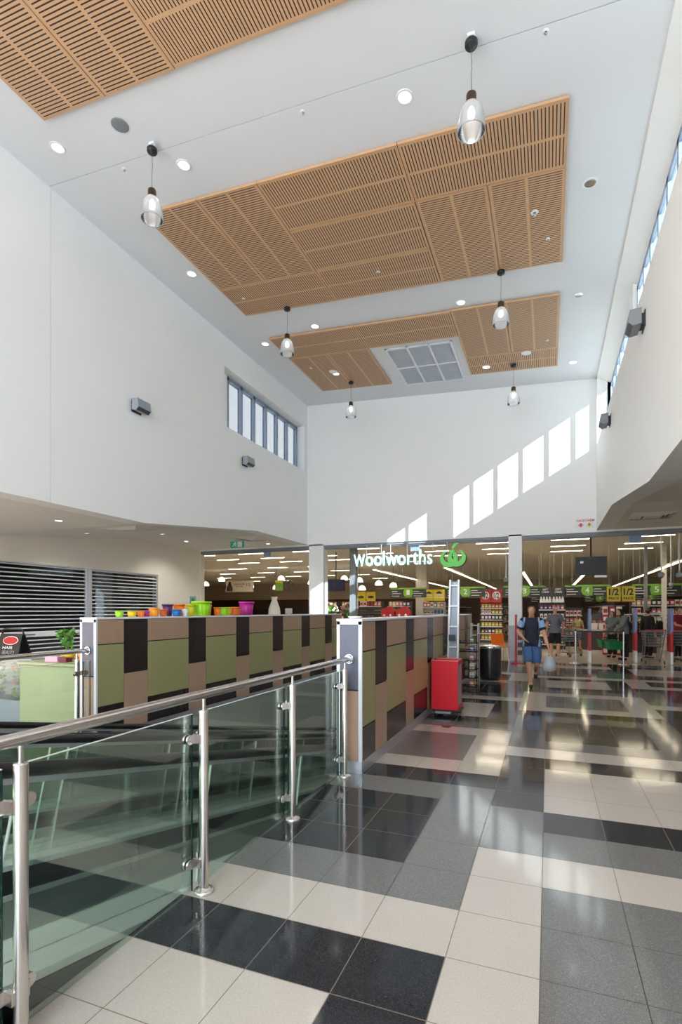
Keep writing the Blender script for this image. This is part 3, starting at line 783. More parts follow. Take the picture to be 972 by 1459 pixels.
wall_speaker('grey box speaker on the left wall, nearer of two', XL, 8.85, 5.86, 1, M['light_grey'])
wall_speaker('grey box speaker on the left wall below the clerestory window', XL, 13.15, 5.83, 1, M['light_grey'])
wall_speaker('dark grey box speaker high on the right wall, nearer of two', XR, 9.0, 5.88, -1, M['mid_grey'])
wall_speaker('small dark grey box speaker on the right wall near the back corner', XR, 13.6, 5.94, -1, M['mid_grey'])

# ------------------------------------------------------------------ hazchem plate
M['sign_red'] = mat('sign_red', (196,30,44), 0.4, var=0.02); M['sign_yellow'] = mat('sign_yellow', (226,206,20), 0.4, var=0.02)
M['pink'] = mat('sign_pink', (226,120,126), 0.4, var=0.02)
t = thing('warning_sign', 'white HAZCHEM plate with red and yellow diamonds over the shop opening', 'sign', (1.04, YB, 4.03))
b = MB(); b.bbox(-0.275, 0.275, -0.012, 0.0, 0.0, 0.30, 0.002); b.build('plate', M['white'], t)
lettering('HAZCHEM', 'lettering', M['sign_red'], t, -0.235, 0.235, 0.195, 0.265, -0.0125, 0.003, 0.02)
for cx, m, n in ((-0.13,'pink','diamond'), (0.10,'sign_yellow','diamond')):
    b = MB(); b.prism([(cx-.075,.095),(cx,.020),(cx+.075,.095),(cx,.170)], 'y', -0.0155, -0.012); d = b.build(n, M[m], t)
    b = MB(); b.prism([(cx+.022*math.cos(a), .115+.026*math.sin(a)) for a in [2*PI*k/9 for k in range(9)]], 'y', -0.0175, -0.0155); b.box(cx-.03, cx+.03, -0.0175, -0.0155, .068, .078); b.build('symbol', M['sign_red' if m == 'pink' else 'black'], d)

# ------------------------------------------------------------------ ceiling diffusers, exit sign
def diffuser(lab, x, y, z, s, tilt=0.0):
    t = thing('air_diffuser', lab, 'air diffuser', (x, y, z)); t.rotation_euler = (tilt, 0, 0)
    b = MB()
    for k, (a, c, d0, d1) in enumerate(((s, s-0.07, 0.0, -0.025), (s-0.09, s-0.16, -0.01, -0.04), (s-0.18, s-0.25, -0.015, -0.05))):
        o = [(-a,-a,d0),(a,-a,d0),(a,a,d0),(-a,a,d0)]; i = [(-c,-c,d1),(c,-c,d1),(c,c,d1),(-c,c,d1)]
        b.mesh(o+i, [(0,1,5,4),(1,2,6,5),(2,3,7,6),(3,0,4,7)])
        o2 = [(x_,y_,z_-.006) for x_,y_,z_ in o]; i2 = [(x_,y_,z_-.006) for x_,y_,z_ in i]
        b.mesh(o2+i2, [(0,1,5,4),(1,2,6,5),(2,3,7,6),(3,0,4,7)])
    b.build('louvres', M['soffit'], t)
    b = MB(); b.box(-s+.07, s-.07, -s+.07, s-.07, -0.004, -0.0015); b.build('throat', M['gap'], t)
    b = MB(); b.box(-(s-.30), s-.30, -(s-.30), s-.30, -0.055, -0.045); b.build('centre_plate', M['soffit'], t)
diffuser('square air diffuser in the low ceiling beside the green exit sign', -9.05, 15.2, 3.95, 0.50)
diffuser('square air diffuser in the sloping low ceiling above the roller shutters', -9.25, 10.0, low_z(10.0), 0.55, math.atan(0.49/4.7))
diffuser('square air diffuser in the dark ceiling above the checkouts', 2.42, 15.15, 3.95, 0.50)
M['exit_green'] = mat('lit_exit_green', (20,120,96), 0.4, var=0.03, emit=(20,140,110), es=0.35)
t = thing('exit_sign', 'small green running man exit sign hanging under the low ceiling', 'exit sign', (-9.75, 15.3, 3.95))
b = MB(); b.bbox(-0.25, 0.25, -0.03, 0.03, -0.27, -0.05, 0.006); b.build('sign_box', M['exit_green'], t)
b = MB(); b.cyl((-0.1,0,-0.05),(-0.1,0,0),0.006,n=8); b.cyl((0.1,0,-0.05),(0.1,0,0),0.006,n=8); b.build('hanger', M['alu'], t)
b = MB(); b.box(0.05,0.21,-0.034,-0.031,-0.25,-0.07); b.box(0.03,0.045,-0.034,-0.031,-0.255,-0.065); b.build('door_symbol', M['white'], t)
b = MB(); y = (-0.036, -0.031)
b.prism([(-.06+.022*math.cos(a), -.085+.022*math.sin(a)) for a in [2*PI*k/10 for k in range(10)]], 'y', *y)
for pl in ([(-.10,-.11),(-.05,-.105),(-.06,-.17),(-.10,-.165)], [(-.10,-.165),(-.06,-.17),(-.02,-.20),(-.03,-.245),(-.05,-.24),(-.05,-.205)], [(-.10,-.16),(-.075,-.165),(-.12,-.215),(-.17,-.225),(-.17,-.205),(-.13,-.20)], [(-.05,-.105),(-.01,-.14),(.01,-.13),(.005,-.15),(-.02,-.155),(-.055,-.13)], [(-.10,-.11),(-.14,-.15),(-.125,-.165),(-.09,-.13)]): b.prism(pl, 'y', *y)
b.build('running_figure', M['white'], t)

# ------------------------------------------------------------------ supermarket shell
M['store_ceiling'] = mat('store_ceiling_tiles', (238,234,226), 0.75, var=0.02, scale=1)
M['store_wall'] = mat('store_wall', (196,182,166), 0.7, var=0.05, scale=1.5)
M['store_floor'] = mat('store_vinyl_floor', (214,204,186), 0.16, var=0.04, scale=3)
M['brown'] = mat('dark_brown_panel', (72,54,46), 0.5, var=0.08)
b = MB(); b.box(ST_X0, ST_X1, STORE_Y, ST_Y1, -0.1, 0.0); struct(b, 'floor', M['store_floor'])
b = MB(); b.box(ST_X0, ST_X1, YB+0.36, ST_Y1, ST_Z, ST_Z+0.2); struct(b, 'ceiling_shop', M['store_ceiling'])
b = MB(); b.box(ST_X0, ST_X1, ST_Y1, ST_Y1+0.2, 0, ST_Z); struct(b, 'wall_shop_rear', M['store_wall'])
b = MB(); b.box(ST_X0-0.2, ST_X0, YB, ST_Y1, 0, ST_Z); struct(b, 'wall_shop_left', M['store_wall'])
b = MB(); b.box(ST_X1, ST_X1+0.2, YB, ST_Y1, 0, ST_Z); struct(b, 'wall_shop_right', M['store_wall'])
b = MB(); b.box(ST_X0, XS, YB+0.05, YB+0.30, 0, ST_Z+0.2); b.box(XE, ST_X1, YB+0.05, YB+0.30, 0, ST_Z+0.2); struct(b, 'wall_shop_front', M['cream_wall'])
b = MB()
for x0, x1, z0, m in ((ST_X0, -12.0, 0, 0), (-12.0, ST_X1, 0, 0)): b.box(x0, x1, 45.0, 45.2, z0, ST_Z)
b.box(ST_X0, ST_X1, 44.95, 45.0, 0, 2.6, 1)
struct(b, 'wall_shop_partition', [M['store_wall'], M['brown']])
for k, (x0, x1, y0, y1) in enumerate(((-6.65,-6.05,28.0,28.5), (4.18,4.34,24.0,24.16))):
    b = MB(); b.bbox(x0, x1, y0, y1, 0, ST_Z, 0.01); struct(b, 'wall_shop_column', M['soffit'])
for x0, x1, y in ((-7.05,-6.8,19.0), (3.55,3.67,24.0)):
    t = thing('steel_post', 'grey steel post behind the panelled partition wall end' if x0 < 0 else 'slim grey steel post behind the checkout signs', 'post', ((x0+x1)/2, y, 0))
    w = (x1-x0)/2
    b = MB(); b.bbox(-w, w, -w, w, 0, ST_Z, 0.01); b.build('shaft', M['mid_grey'], t)
    b = MB(); b.bbox(-w-.05, w+.05, -w-.05, w+.05, 0, 0.03, 0.008); b.build('base_plate', M['mid_grey'], t)

# fluorescent lamps flush in the shop ceiling, on a two-metre module
def make_tube(x, y, lab):
    t = thing('ceiling_tube_lamp', lab, 'ceiling light', (x, y, ST_Z), 0, 'fluorescent lamps in the shop ceiling')
    b = MB(); b.box(-0.62, 0.62, -0.075, -0.06, -0.02, 0); b.box(-0.62, 0.62, 0.06, 0.075, -0.02, 0); b.box(-0.635, -0.62, -0.075, 0.075, -0.02, 0); b.box(0.62, 0.635, -0.075, 0.075, -0.02, 0); b.build('frame', M['white'], t)
    b = MB(); b.box(-0.62, 0.62, -0.06, 0.06, -0.012, -0.004); b.build('diffuser', M['tube'], t)
    return t
rows = [('front', 20.4), ('second', 22.4), ('third', 24.35)]
cols = [(-14.8, 'farthest left'), (-12.3, 'second from the left'), (-9.6,'third from the left'), (-6.95, 'over the left opening of the sign'), (-4.3, 'above the letters'), (-1.9, 'just left of the right pier'), (0.72, 'just right of the pier'), (3.3, 'over the checkouts')]
t0 = None
for rn, y in rows:
    for x, cn in cols:
        lab = 'lit ceiling tube lamp, %s row, %s' % (rn, cn)
        if t0 is None: t0 = make_tube(x, y, lab)
        else: dup(t0, lab, (x, y, ST_Z))
for rn, y in (('fourth', 27.5), ('fifth', 31.0), ('sixth', 35.0), ('rearmost', 39.5)):
    for k, x in enumerate((-23.5, -20.5, -17.5, -14.8, -12.2)):
        dup(t0, 'lit ceiling tube lamp over the deli, %s row, %s from the left' % (rn, ORD[k]), (x, y, ST_Z))
# long strip lights hung over the aisles
for k, x in enumerate((-6.65, -3.73, -1.02, 1.54, 4.17)):
    t = thing('aisle_strip_light', 'long bright strip light hung over shopping aisle %s' % ('one','two','three','four','five')[k], 'strip light', (x, 20.7 if k < 2 or k == 4 else 24.5, 3.25))
    L = 42-t.location.y
    b = MB(); b.box(-0.07, 0.07, 0, L, -0.01, 0.05); b.build('housing', M['white'], t)
    b = MB(); b.box(-0.065, 0.065, 0.01, L-0.01, -0.028, -0.0102); b.build('tube', M['strip'], t)
    for q in range(6):
        b = MB(); b.cyl((0, 0.5+q*(L-1)/5, 0.05), (0, 0.5+q*(L-1)/5, 0.85), 0.008, n=6); b.build('hanger', M['alu'], t)
# white dome lamps over the deli
M['dome'] = mat('lit_opal_dome', (255,250,240), 0.3, var=0, emit=(255,246,228), es=2.2)
def make_dome(x, y, z, lab):
    t = thing('dome_lamp', lab, 'pendant lamp', (x, y, z), 0, 'white dome lamps over the deli')
    b = MB(); b.lathe([(0.05,0.20),(0.13,0.17),(0.19,0.08),(0.21,-0.02),(0.20,-0.06),(0.0,-0.06)], n=20); b.build('shade', M['dome'], t)
    b = MB(); b.lathe([(0.0,0.27),(0.05,0.26),(0.055,0.20),(0.0,0.20)], n=14); b.build('cap', M['alu'], t)
    b = MB(); b.cyl((0,0,0.26), (0,0,ST_Z-z), 0.008, n=6); b.build('cord', M['dark_grey'], t)
    return t
DM = [(-18.967,3.45,'between the exit sign and the long deli board'),(-14.926,3.45,'above the green hanging deli sign'),(-15.4,2.92,'at the right end of the long deli board'),(-13.174,3.2,'above and right of the round sign'),(-16.9,3.02,'behind the deli board'),(-20.33,3.2,'farthest left, at the opening edge'),(-12.1,3.08,'left of the hanging television'),
      (-11.06,3.40,'above the hanging television'),(-9.87,3.22,'beside the grey post, upper'),(-8.8,3.04,'between post and first strip light'),(-8.04,2.92,'rightmost, near the aisle one sign'),(-9.96,2.80,'beside the grey post, lower')]
d0 = None
for k, (x, z, w) in enumerate(DM):
    lab = 'white dome lamp over the deli, '+w
    make_dome(x, 28+(k % 4)*0.25, z, lab)

# ------------------------------------------------------------------ shop sign with emblem
M['letter'] = mat('white_sign_letters', (245,248,248), 0.3, var=0.01, emit=(255,255,255), es=0.55)  # weak emission in the white, on letters that the sun lights
M['letter_side'] = mat('teal_letter_edge', (90,190,170), 0.3, var=0.02)
M['logo_green'] = mat('glowing_emblem_green', (92,190,54), 0.35, var=0.08, scale=3, emit=(70,190,60), es=0.25)  # weak even emission mixed into the green
t = thing('shop_sign', 'white Woolworths letters with green emblem hung over the shop entrance', 'shop sign', (-4.42, 17.40, 3.1))
lettering('W', 'letter', M['letter'], t, -1.90, -1.49, 0.0, 0.42, -0.02, 0.06, 0.0)
lettering('oolworths', 'letters', M['letter'], t, -1.47, 0.86, 0.0, 0.50, -0.02, 0.06, 0.0)
lettering('W', 'letter_edge', M['letter_side'], t, -1.895, -1.475, -0.008, 0.415, 0.05, 0.07, 0.012)
lettering('oolworths', 'letters_edge', M['letter_side'], t, -1.465, 0.875, -0.008, 0.495, 0.05, 0.07, 0.012)
b = MB(); b.box(-1.45, 0.84, 0.04, 0.055, 0.10, 0.13); b.build('back_rail', M['alu'], t)
for x in (-1.46, -0.93, -0.6, -0.02, 0.86, 1.33):
    b = MB(); b.cyl((x, 0.055, 0.1 if x < 0.5 else 0.4), (x, 0.055, 0.725), 0.013, n=8); b.build('hanger', M['alu'], t)
def arc_band(b, cx, cz, R, w0, w1, a0, a1, y0, y1, n=36):
    """curved band from angle a0 to a1 whose width runs w0 -> w1 -> w0"""
    P = []
    for k in range(n+1):
        f = k/n; a = math.radians(a0+(a1-a0)*f); w = w0+(w1-w0)*math.sin(PI*f)
        P.append(((cx+(R+w/2)*math.cos(a), cz+(R+w/2)*math.sin(a)), (cx+(R-w/2)*math.cos(a), cz+(R-w/2)*math.sin(a))))
    for (o0, i0), (o1, i1) in zip(P, P[1:]):
        b.hexa([(o0[0],y0,o0[1]),(i0[0],y0,i0[1]),(i0[0],y1,i0[1]),(o0[0],y1,o0[1]),(o1[0],y0,o1[1]),(i1[0],y0,i1[1]),(i1[0],y1,i1[1]),(o1[0],y1,o1[1])])
cx, cz = 1.52, 0.17
b = MB(); arc_band(b, cx-0.125, cz+0.02, 0.225, 0.05, 0.17, 112, 450, -0.05, 0.02); e1 = b.build('emblem', M['logo_green'], t)
b = MB(); arc_band(b, cx+0.14, cz+0.03, 0.225, 0.05, 0.17, 68, -250, -0.09, -0.051); b.build('emblem_ring', M['logo_green'], e1)
b = MB()
leaf = [(cx-0.02,cz+0.30),(cx-0.01,cz+0.40),(cx+0.05,cz+0.47),(cx+0.14,cz+0.50),(cx+0.22,cz+0.47),(cx+0.15,cz+0.44),(cx+0.09,cz+0.40),(cx+0.05,cz+0.33)]
b.prism(leaf, 'y', -0.05, 0.02); b.build('emblem_leaf', M['logo_green'], e1)
b = MB(); arc_band(b, cx-0.11, cz+0.005, 0.225, 0.06, 0.18, 112, 450, 0.03, 0.05); arc_band(b, cx+0.155, cz+0.015, 0.225, 0.06, 0.18, 68, -250, 0.021, 0.045); b.build('emblem_back', M['dark_grey'], e1)

# ------------------------------------------------------------------ hanging screens, camera domes, blue plates
def screen(lab, x, y, zt, w, h, m):
    t = thing('television', lab, 'television', (x, y, zt))
    b = MB(); b.bbox(-w/2, w/2, -0.04, 0.04, -h, 0, 0.01); b.build('casing', M['black'], t)
    b = MB(); b.box(-w/2+.03, w/2-.03, -0.045, -0.0405, -h+.03, -.03); b.build('front_panel', m, t)
    b = MB(); b.cyl((0.0,0.0,-h*0.6), (0.0,0.0,ST_Z-zt-0.02), 0.022, n=12); b.box(-.05,.05,-.06,-.046,-h*.7,-h*.45); b.build('ceiling_pole', M['black'], t)
    return t
M['tv_back'] = mat('screen_rear_black', (30,28,30), 0.5, var=0.06); M['tv_blue'] = mat('dark_blue_screen', (44,46,78), 0.25, var=0.15, scale=3)
tv = screen('black television hung on a pole over the checkouts', 1.22, 17.95, 3.22, 0.88, 0.56, M['tv_back'])
b = MB(); b.box(-.30,-.21,-.049,-.046,-.20,-.13); b.box(0.10,.44,-.05,.03,-.64,-.575); b.build('white_label', M['white'], tv)
tv2 = screen('tilted dark blue television hung on a thin pole over the deli', -8.46, 21, 2.90, 0.80, 0.50, M['tv_blue'])
def dome_cam(lab, x, y, z, r=0.09):
    t = thing('camera_dome', lab, 'security camera', (x, y, z))
    b = MB(); b.cyl((0,0,r*0.6), (0,0,ST_Z-z), 0.018, n=10); b.build('pole', M['white'], t)
    b = MB(); b.ball((0,0,0), r, 18, 0); b.build('housing', M['light_grey'], t)
    b = MB(); b.lathe([(r*0.62,-r*0.82),(r*0.45,-r*1.0),(0.0,-r*1.12)], n=16); b.build('dark_lens', M['black'], t)
dome_cam('grey camera dome on a white pole, left of the two nearest ones', 3.11, 18, 2.62)
dome_cam('grey camera dome on a white pole at the right edge', 3.57, 18, 2.61)
dome_cam('small camera dome hanging between the two nearer domes', 3.79, 20.3, 2.42, 0.07)
dome_cam('camera dome near the red half price signs beside the pier', -1.35, 19, 2.62)
M['blue_plate'] = mat('pale_blue_plate', (128,150,184), 0.4, var=0.03)
for x, x1, z0, z1, lab in ((2.23,2.55,3.55,3.78,'pale blue plate hung under the track over the checkouts'), (-4.36,-4.05,3.58,3.80,'pale blue plate hung behind the Woolworths letters'), (-10.04,-9.75,3.60,3.80,'pale blue plate hung over the deli opening')):
    t = thing('hanging_plate', lab, 'sign', ((x+x1)/2, 17.6, z1)); w = (x1-x)/2
    b = MB(); b.bbox(-w, w, -0.008, 0.008, z0-z1, 0, 0.003); b.build('plate', M['blue_plate'], t)
    b = MB(); b.cyl((-w*.8,0,0),(-w*.8,0,3.83-z1),0.005,n=6); b.cyl((w*.8,0,0),(w*.8,0,3.83-z1),0.005,n=6); b.build('hanger', M['alu'], t)

# ------------------------------------------------------------------ hanging shop signs
M['sign_dark'] = mat('sign_charcoal', (46,48,46), 0.5, var=0.05); M['sign_green'] = mat('sign_leaf_green', (112,168,52), 0.45, var=0.14, scale=6)
M['sign_text'] = mat('sign_white_text', (232,232,226), 0.5, var=0)
M['yellow'] = mat('promo_yellow', (222,200,26), 0.45, var=0.03); M['promo_red'] = mat('promo_red', (176,28,30), 0.45, var=0.05)
def aisle_sign(num, x, y=25.0, s=1.0, lab=None):
    t = thing('aisle_sign', lab or 'hanging green and charcoal aisle sign numbered %s' % num, 'aisle sign', (x, y, 2.7 if s == 1 else 2.45), 0, 'hanging aisle signs'); t.scale = (s, s, s)
    for a, c in ((-0.88,-0.20), (0.20,0.88)):
        b = MB(); b.bbox(a, c, -0.02, 0.02, -0.50, -0.10, 0.004); b.build('dark_board', M['sign_dark'], t)
        b = MB()
        for zz, f in ((-.20,.5),(-.30,.8),(-.42,.65)): b.box(a+.06, a+.06+(c-a-.1)*f, -0.0235, -0.0202, zz-.022, zz+.004)
        b.build('text_line', M['sign_text'], t)
    b = MB(); b.box(-0.90, 0.90, -0.024, -0.005, -0.10, -0.03); b.build('leafy_header', M['sign_green'], t)
    b = MB(); b.prism([(0.24*math.cos(q), -0.27+0.24*math.sin(q)) for q in [2*PI*k/28 for k in range(28)]], 'y', -0.05, 0.03); b.build('number_disc', M['sign_green'], t)
    lettering(num, 'numeral', M['sign_text'], t, -0.08, 0.08, -0.38, -0.14, -0.051, 0.006, 0.01)
    b = MB(); b.cyl((-.6,0,-.1),(-.6,0,(ST_Z-t.location.z)/s),0.006,n=6); b.cyl((.6,0,-.1),(.6,0,(ST_Z-t.location.z)/s),0.006,n=6); b.build('hanger', M['alu'], t)
for n_, x in (('1',-6.3),('2',-3.58),('3',-0.98),('4',1.56),('5',4.15)): aisle_sign(n_, x)
aisle_sign('3', -0.15, 31, 0.85, 'smaller aisle sign behind the gift card boards'); aisle_sign('4', 2.55, 31, 0.85, 'smaller aisle sign behind the yellow half price boards'); aisle_sign('5', 4.9, 31, 0.85, 'smaller aisle sign behind the aisle five sign')
def promo(name, lab, x0, x1, z0, z1, y, board, texts, cat='price sign', extra=None):
    t = thing(name, lab, cat, ((x0+x1)/2, y, z0)); w = (x1-x0)/2; h = z1-z0
    b = MB(); b.bbox(-w, w, -0.012, 0.012, 0, h, 0.003); b.build('board', M[board], t)
    if extra: extra(t, w, h)
    for s_, a, c, e, f, m, bold in texts: lettering(s_, 'lettering', M[m], t, -w+2*w*a, -w+2*w*c, h*e, h*f, -0.0135, 0.004, bold)
    b = MB(); b.cyl((-w*.7,0,h-.02),(-w*.7,0,ST_Z-z0),0.004,n=6); b.cyl((w*.7,0,h-.02),(w*.7,0,ST_Z-z0),0.004,n=6); b.build('hanger', M['alu'], t)
    return t
def redband(t, w, h):
    b = MB(); b.box(-w, w, -0.0150, -0.0122, 0, h*0.07); b.build('red_band', M['promo_red'], t)
for k, (x0, x1, w_lab) in enumerate(((1.90,2.33,'left one of the pair'), (2.36,2.77,'right one of the pair'))):
    promo('price_sign', 'yellow 1/2 PRICE board near the checkouts, '+w_lab, x0, x1, 1.85, 2.40, 20.5, 'yellow', [('1/2', .14, .86, .44, .88, 'black', .03), ('PRICE', .14, .86, .17, .33, 'black', .02)], extra=redband)
def starburst(t, w, h):
    b = MB(); P = []
    for k in range(28): r = (0.21 if k % 2 else 0.17); P.append((r*math.cos(2*PI*k/28), h*.55+r*math.sin(2*PI*k/28)))
    b.prism(P, 'y', -0.0132, -0.012); b.build('white_burst', M['white'], t)
for k, (x0, x1, w_lab) in enumerate(((-3.07,-2.60,'left one'), (-2.57,-2.08,'right one'))):
    promo('price_sign', 'red 1/2 price board with white burst above shelf end, '+w_lab, x0, x1, 1.95, 2.58, 26.45, 'promo_red', [('1/2', .25, .75, .33, .76, 'black', .02)], extra=starburst)
def arrow(t, w, h):
    b = MB(); b.prism([(-.12,h*.62),(.12,h*.62),(0.16,h*.70),(0,h*.86),(-.16,h*.70)], 'y', -0.0132, -0.012); b.build('dark_arrow', M['sign_dark'], t)
for x0, x1, w_lab in ((-5.95,-5.50,'left one'), (-5.48,-4.90,'right one')):
    promo('price_sign', 'yellow Cheap Cheap board over the white shelf end, '+w_lab, x0, x1, 2.07, 2.65, 27, 'yellow', [('Cheap', .1, .9, .42, .60, 'white', .03), ('Cheap', .1, .9, .20, .38, 'white', .03)], extra=arrow)
for x0, x1, w_lab in ((-9.68,-9.16,'left one'), (-9.12,-8.60,'right one')):
    promo('price_sign', 'yellow board with dark oval mark beyond the grey post, '+w_lab, x0, x1, 2.02, 2.57, 27, 'yellow', [], extra=lambda t, w, h: MB().prism([(.17*math.cos(2*PI*k/20), h*.5+.07*math.sin(2*PI*k/20)) for k in range(20)], 'y', -0.0135, -0.012).build('dark_oval', M['sign_dark'], t))
def people_band(t, w, h):
    for k in range(4):
        x = -w+0.06+k*(2*w-.12)/3
        b = MB(); b.prism([(x+.032*math.cos(a), h*.36+.032*math.sin(a)) for a in [2*PI*q/10 for q in range(10)]], 'y', -0.0140, -0.012); b.prism([(x-.06,.02),(x+.06,.02),(x+.04,h*.30),(x-.04,h*.30)], 'y', -0.0140, -0.012); b.build('white_figure', M['white'], t)
for x0, x1, w_lab in ((-0.33,0.12,'left one'), (0.15,0.60,'right one')):
    promo('gift_card_board', 'black and white GIFT CARDS board beyond the walking man, '+w_lab, x0, x1, 1.87, 2.51, 23, 'sign_dark', [('GIFT', .25, .75, .80, .92, 'white', .01), ('CARDS', .2, .8, .64, .76, 'white', .01)], cat='sign', extra=people_band)
M['board_cream'] = mat('deli_board_cream', (216,206,194), 0.5, var=0.03); M['deli_pic'] = mat('deli_picture', (110,150,60), 0.5, var=0.35, scale=8)
def deli_extra(t, w, h):
    b = MB(); b.lathe([(0.0,0.03),(0.17,0.03),(0.19,0.10),(0.17,0.26),(0.09,0.40),(0.06,0.52),(0.08,0.56),(0.0,0.57)], (-w+.28,-0.03,0.02), 14); b.build('bottle_picture', M['brown'], t)
promo('deli_board', 'long cream deli board with bottle picture and lines of writing', -17.33, -15.51, 2.63, 3.27, 26, 'board_cream', [('Delicious deli', .32, .68, .62, .80, 'brown', 0), ('fresh today', .36, .64, .40, .56, 'brown', 0), ('15', .76, .90, .5, .75, 'brown', 0)], cat='sign', extra=deli_extra)
promo('deli_picture_sign', 'square green picture sign hung over the deli', -14.12, -13.62, 2.65, 3.24, 26, 'deli_pic', [], cat='sign', extra=lambda t, w, h: MB().box(-w, w, -0.014, -0.012, h*.78, h).build('header_band', M['yellow'], t))
t = thing('round_sign', 'round dark openwork sign hung beside the green deli picture', 'sign', (-13.2, 26, 2.93))
b = MB(); b.tube([(0.28*math.cos(2*PI*k/24), 0, 0.28*math.sin(2*PI*k/24)) for k in range(24)], 0.025, 8, closed=True)
for k in range(5): a = 2*PI*k/5; b.tube([(0.26*math.cos(a),0,0.26*math.sin(a)), (0.12*math.cos(a+.7),0,0.12*math.sin(a+.7)), (0.24*math.cos(a+1.6),0,0.24*math.sin(a+1.6))], 0.022, 8)
b.build('openwork_disc', M['brown'], t)
b = MB(); b.cyl((0,0,.28),(0,0,ST_Z-2.93),0.005,n=6); b.build('hanger', M['alu'], t)

# ------------------------------------------------------------------ goods and shelving
PCOL = {'yellow': (206,178,40), 'red': (180,36,34), 'white': (222,218,210), 'green': (84,130,52), 'orange': (218,118,34), 'brown': (110,72,46), 'blue': (52,84,150), 'pink': (206,120,130), 'purple': (104,66,120), 'cream': (220,204,168), 'black': (36,34,34)}
PM = {k: mat('pack_'+k, v, 0.45, var=0.10, scale=14) for k, v in PCOL.items()}
PROTO = {}
def proto(kind, col):
    key = (kind, col)
    if key in PROTO: return PROTO[key]
    b = MB(); c2 = 1
    if kind == 'packet':
        b.mesh([(-.055,-.03,0),(.055,-.03,0),(.055,.03,0),(-.055,.03,0),(-.06,-.035,.10),(.06,-.035,.10),(.06,.035,.10),(-.06,.035,.10),(-.055,-.004,.19),(.055,-.004,.19),(.055,.004,.19),(-.055,.004,.19)],
               [(0,3,2,1),(0,1,5,4),(1,2,6,5),(2,3,7,6),(3,0,4,7),(4,5,9,8),(5,6,10,9),(6,7,11,10),(7,4,8,11),(8,9,10,11)], 0)
        b.box(-.035,.035,-.0365,-.0345,.06,.11,1)
    elif kind == 'carton':
        b.bbox(-.06,.06,-.05,.05,0,.20,.006); b.box(-.045,.045,-.0515,-.0499,.05,.15,1)
    elif kind == 'bottle':
        b.lathe([(0,0),(.042,0),(.045,.01),(.045,.13),(.02,.18),(.018,.21)], n=12); b.lathe([(.021,.205),(.021,.235),(0,.236)], n=12, m=1)
    elif kind == 'can':
        b.lathe([(0,0),(.045,0),(.048,.006),(.048,.115),(.044,.12),(0,.118)], n=12); b.lathe([(.0485,.03),(.0485,.09)], n=12, m=1)
    me_o = b.build(kind, [PM[col], M['white'] if col != 'white' else PM['red']])
    me = me_o.data; bpy.data.objects.remove(me_o); PROTO[key] = me
    return me
def put(kind, col, loc, label, group, rz=0.0, s=1.0):
    o = bpy.data.objects.new(kind, proto(kind, col)); COL.objects.link(o)
    o.location = loc; o.rotation_euler = (0,0,rz); o.scale = (s,s,s)
    return tag(o, label, kind, group)
M['shelf_metal'] = mat('shelf_charcoal_metal', (58,56,58), 0.5, 0.2, var=0.05); M['shelf_white'] = mat('shelf_white_metal', (206,204,200), 0.45, var=0.03)
def shelving(name, lab, x, y, w, d, h, zs, m, rz=0.0):
    """open shelf unit facing -Y (before rz)"""
    t = thing(name, lab, 'shelf unit', (x, y, 0), rz)
    b = MB(); b.box(-w/2, w/2, d-0.03, d, 0.0, h); b.build('back_panel', M[m], t)
    b = MB(); b.bbox(-w/2, w/2, 0.0, d, 0, 0.10, 0.006); b.build('plinth', M['shelf_metal'], t)
    for z in zs:
        b = MB(); b.box(-w/2, w/2, 0.0, d-0.03, z-0.02, z); b.box(-w/2, w/2, -0.012, 0.0, z-0.035, z+0.012, 1); b.build('shelf', [M[m], M['shelf_white']], t)
    for s in (-1, 1):
        b = MB(); b.box(s*w/2-0.012, s*w/2+0.012, 0.02, d, 0, h); b.build('side_upright', M[m], t)
    return t
SN = ['bottom', 'second', 'third', 'fourth', 'fifth', 'top']
def stock(desc, x, y, w, zs, plan, group, s=1.0):
    for k, z in enumerate(zs):
        sn = 'top' if k == len(zs)-1 else SN[k]
        kinds = plan[k]
        n = int((w-0.06)/(0.135*s))
        for q in range(n):
            kind, col = kinds[q*len(kinds)//n]
            px = x-w/2+0.03+(q+0.5)*(w-0.06)/n
            put(kind, col, (px, y+0.09*s, z+0.0005), '%s %s, %s from left, %s shelf, %s' % (col, kind, ORD[q], sn, desc), group, 0, s)
# shelf end under the red half price boards
zs = [0.16, 0.46, 0.80, 1.12, 1.40, 1.68]
shelving('shelf_unit', 'tall charcoal shelf end under the red half price boards', -2.56, 26.5, 1.05, 0.45, 1.93, zs, 'shelf_metal')
stock('below red half price boards', -2.56, 26.5, 1.05, zs, [[('packet','yellow')], [('packet','brown'),('carton','black'),('packet','yellow')], [('packet','yellow')], [('carton','purple'),('carton','black')], [('packet','white'),('packet','yellow')], [('packet','yellow'),('packet','orange')]], 'goods on the half price shelf end', 1.15)
zs = [0.2, 0.62, 1.05, 1.40, 1.74]
shelving('shelf_unit', 'white shelf end under the yellow Cheap Cheap boards', -5.5, 27.05, 1.1, 0.45, 2.02, zs, 'shelf_white')
stock('below Cheap Cheap boards', -5.5, 27.05, 1.1, zs, [[('carton','red')], [('can','white')], [('carton','blue')], [('can','white'),('bottle','blue')], [('carton','red'),('carton','white'),('carton','blue'),('carton','yellow'),('carton','red')]], 'goods on the Cheap Cheap shelf end', 1.15)
zs = [0.2, 0.55, 0.9, 1.25, 1.6]
shelving('shelf_unit', 'dark shelf end hung with goods under the GIFT CARDS boards', 0.14, 23.05, 1.0, 0.4, 1.86, zs, 'shelf_metal')
stock('below GIFT CARDS boards', 0.14, 23.05, 1.0, zs, [[('packet','brown')], [('packet','white'),('packet','red')], [('packet','purple')], [('packet','white')], [('packet','purple'),('packet','pink')]], 'goods on the gift card shelf end')
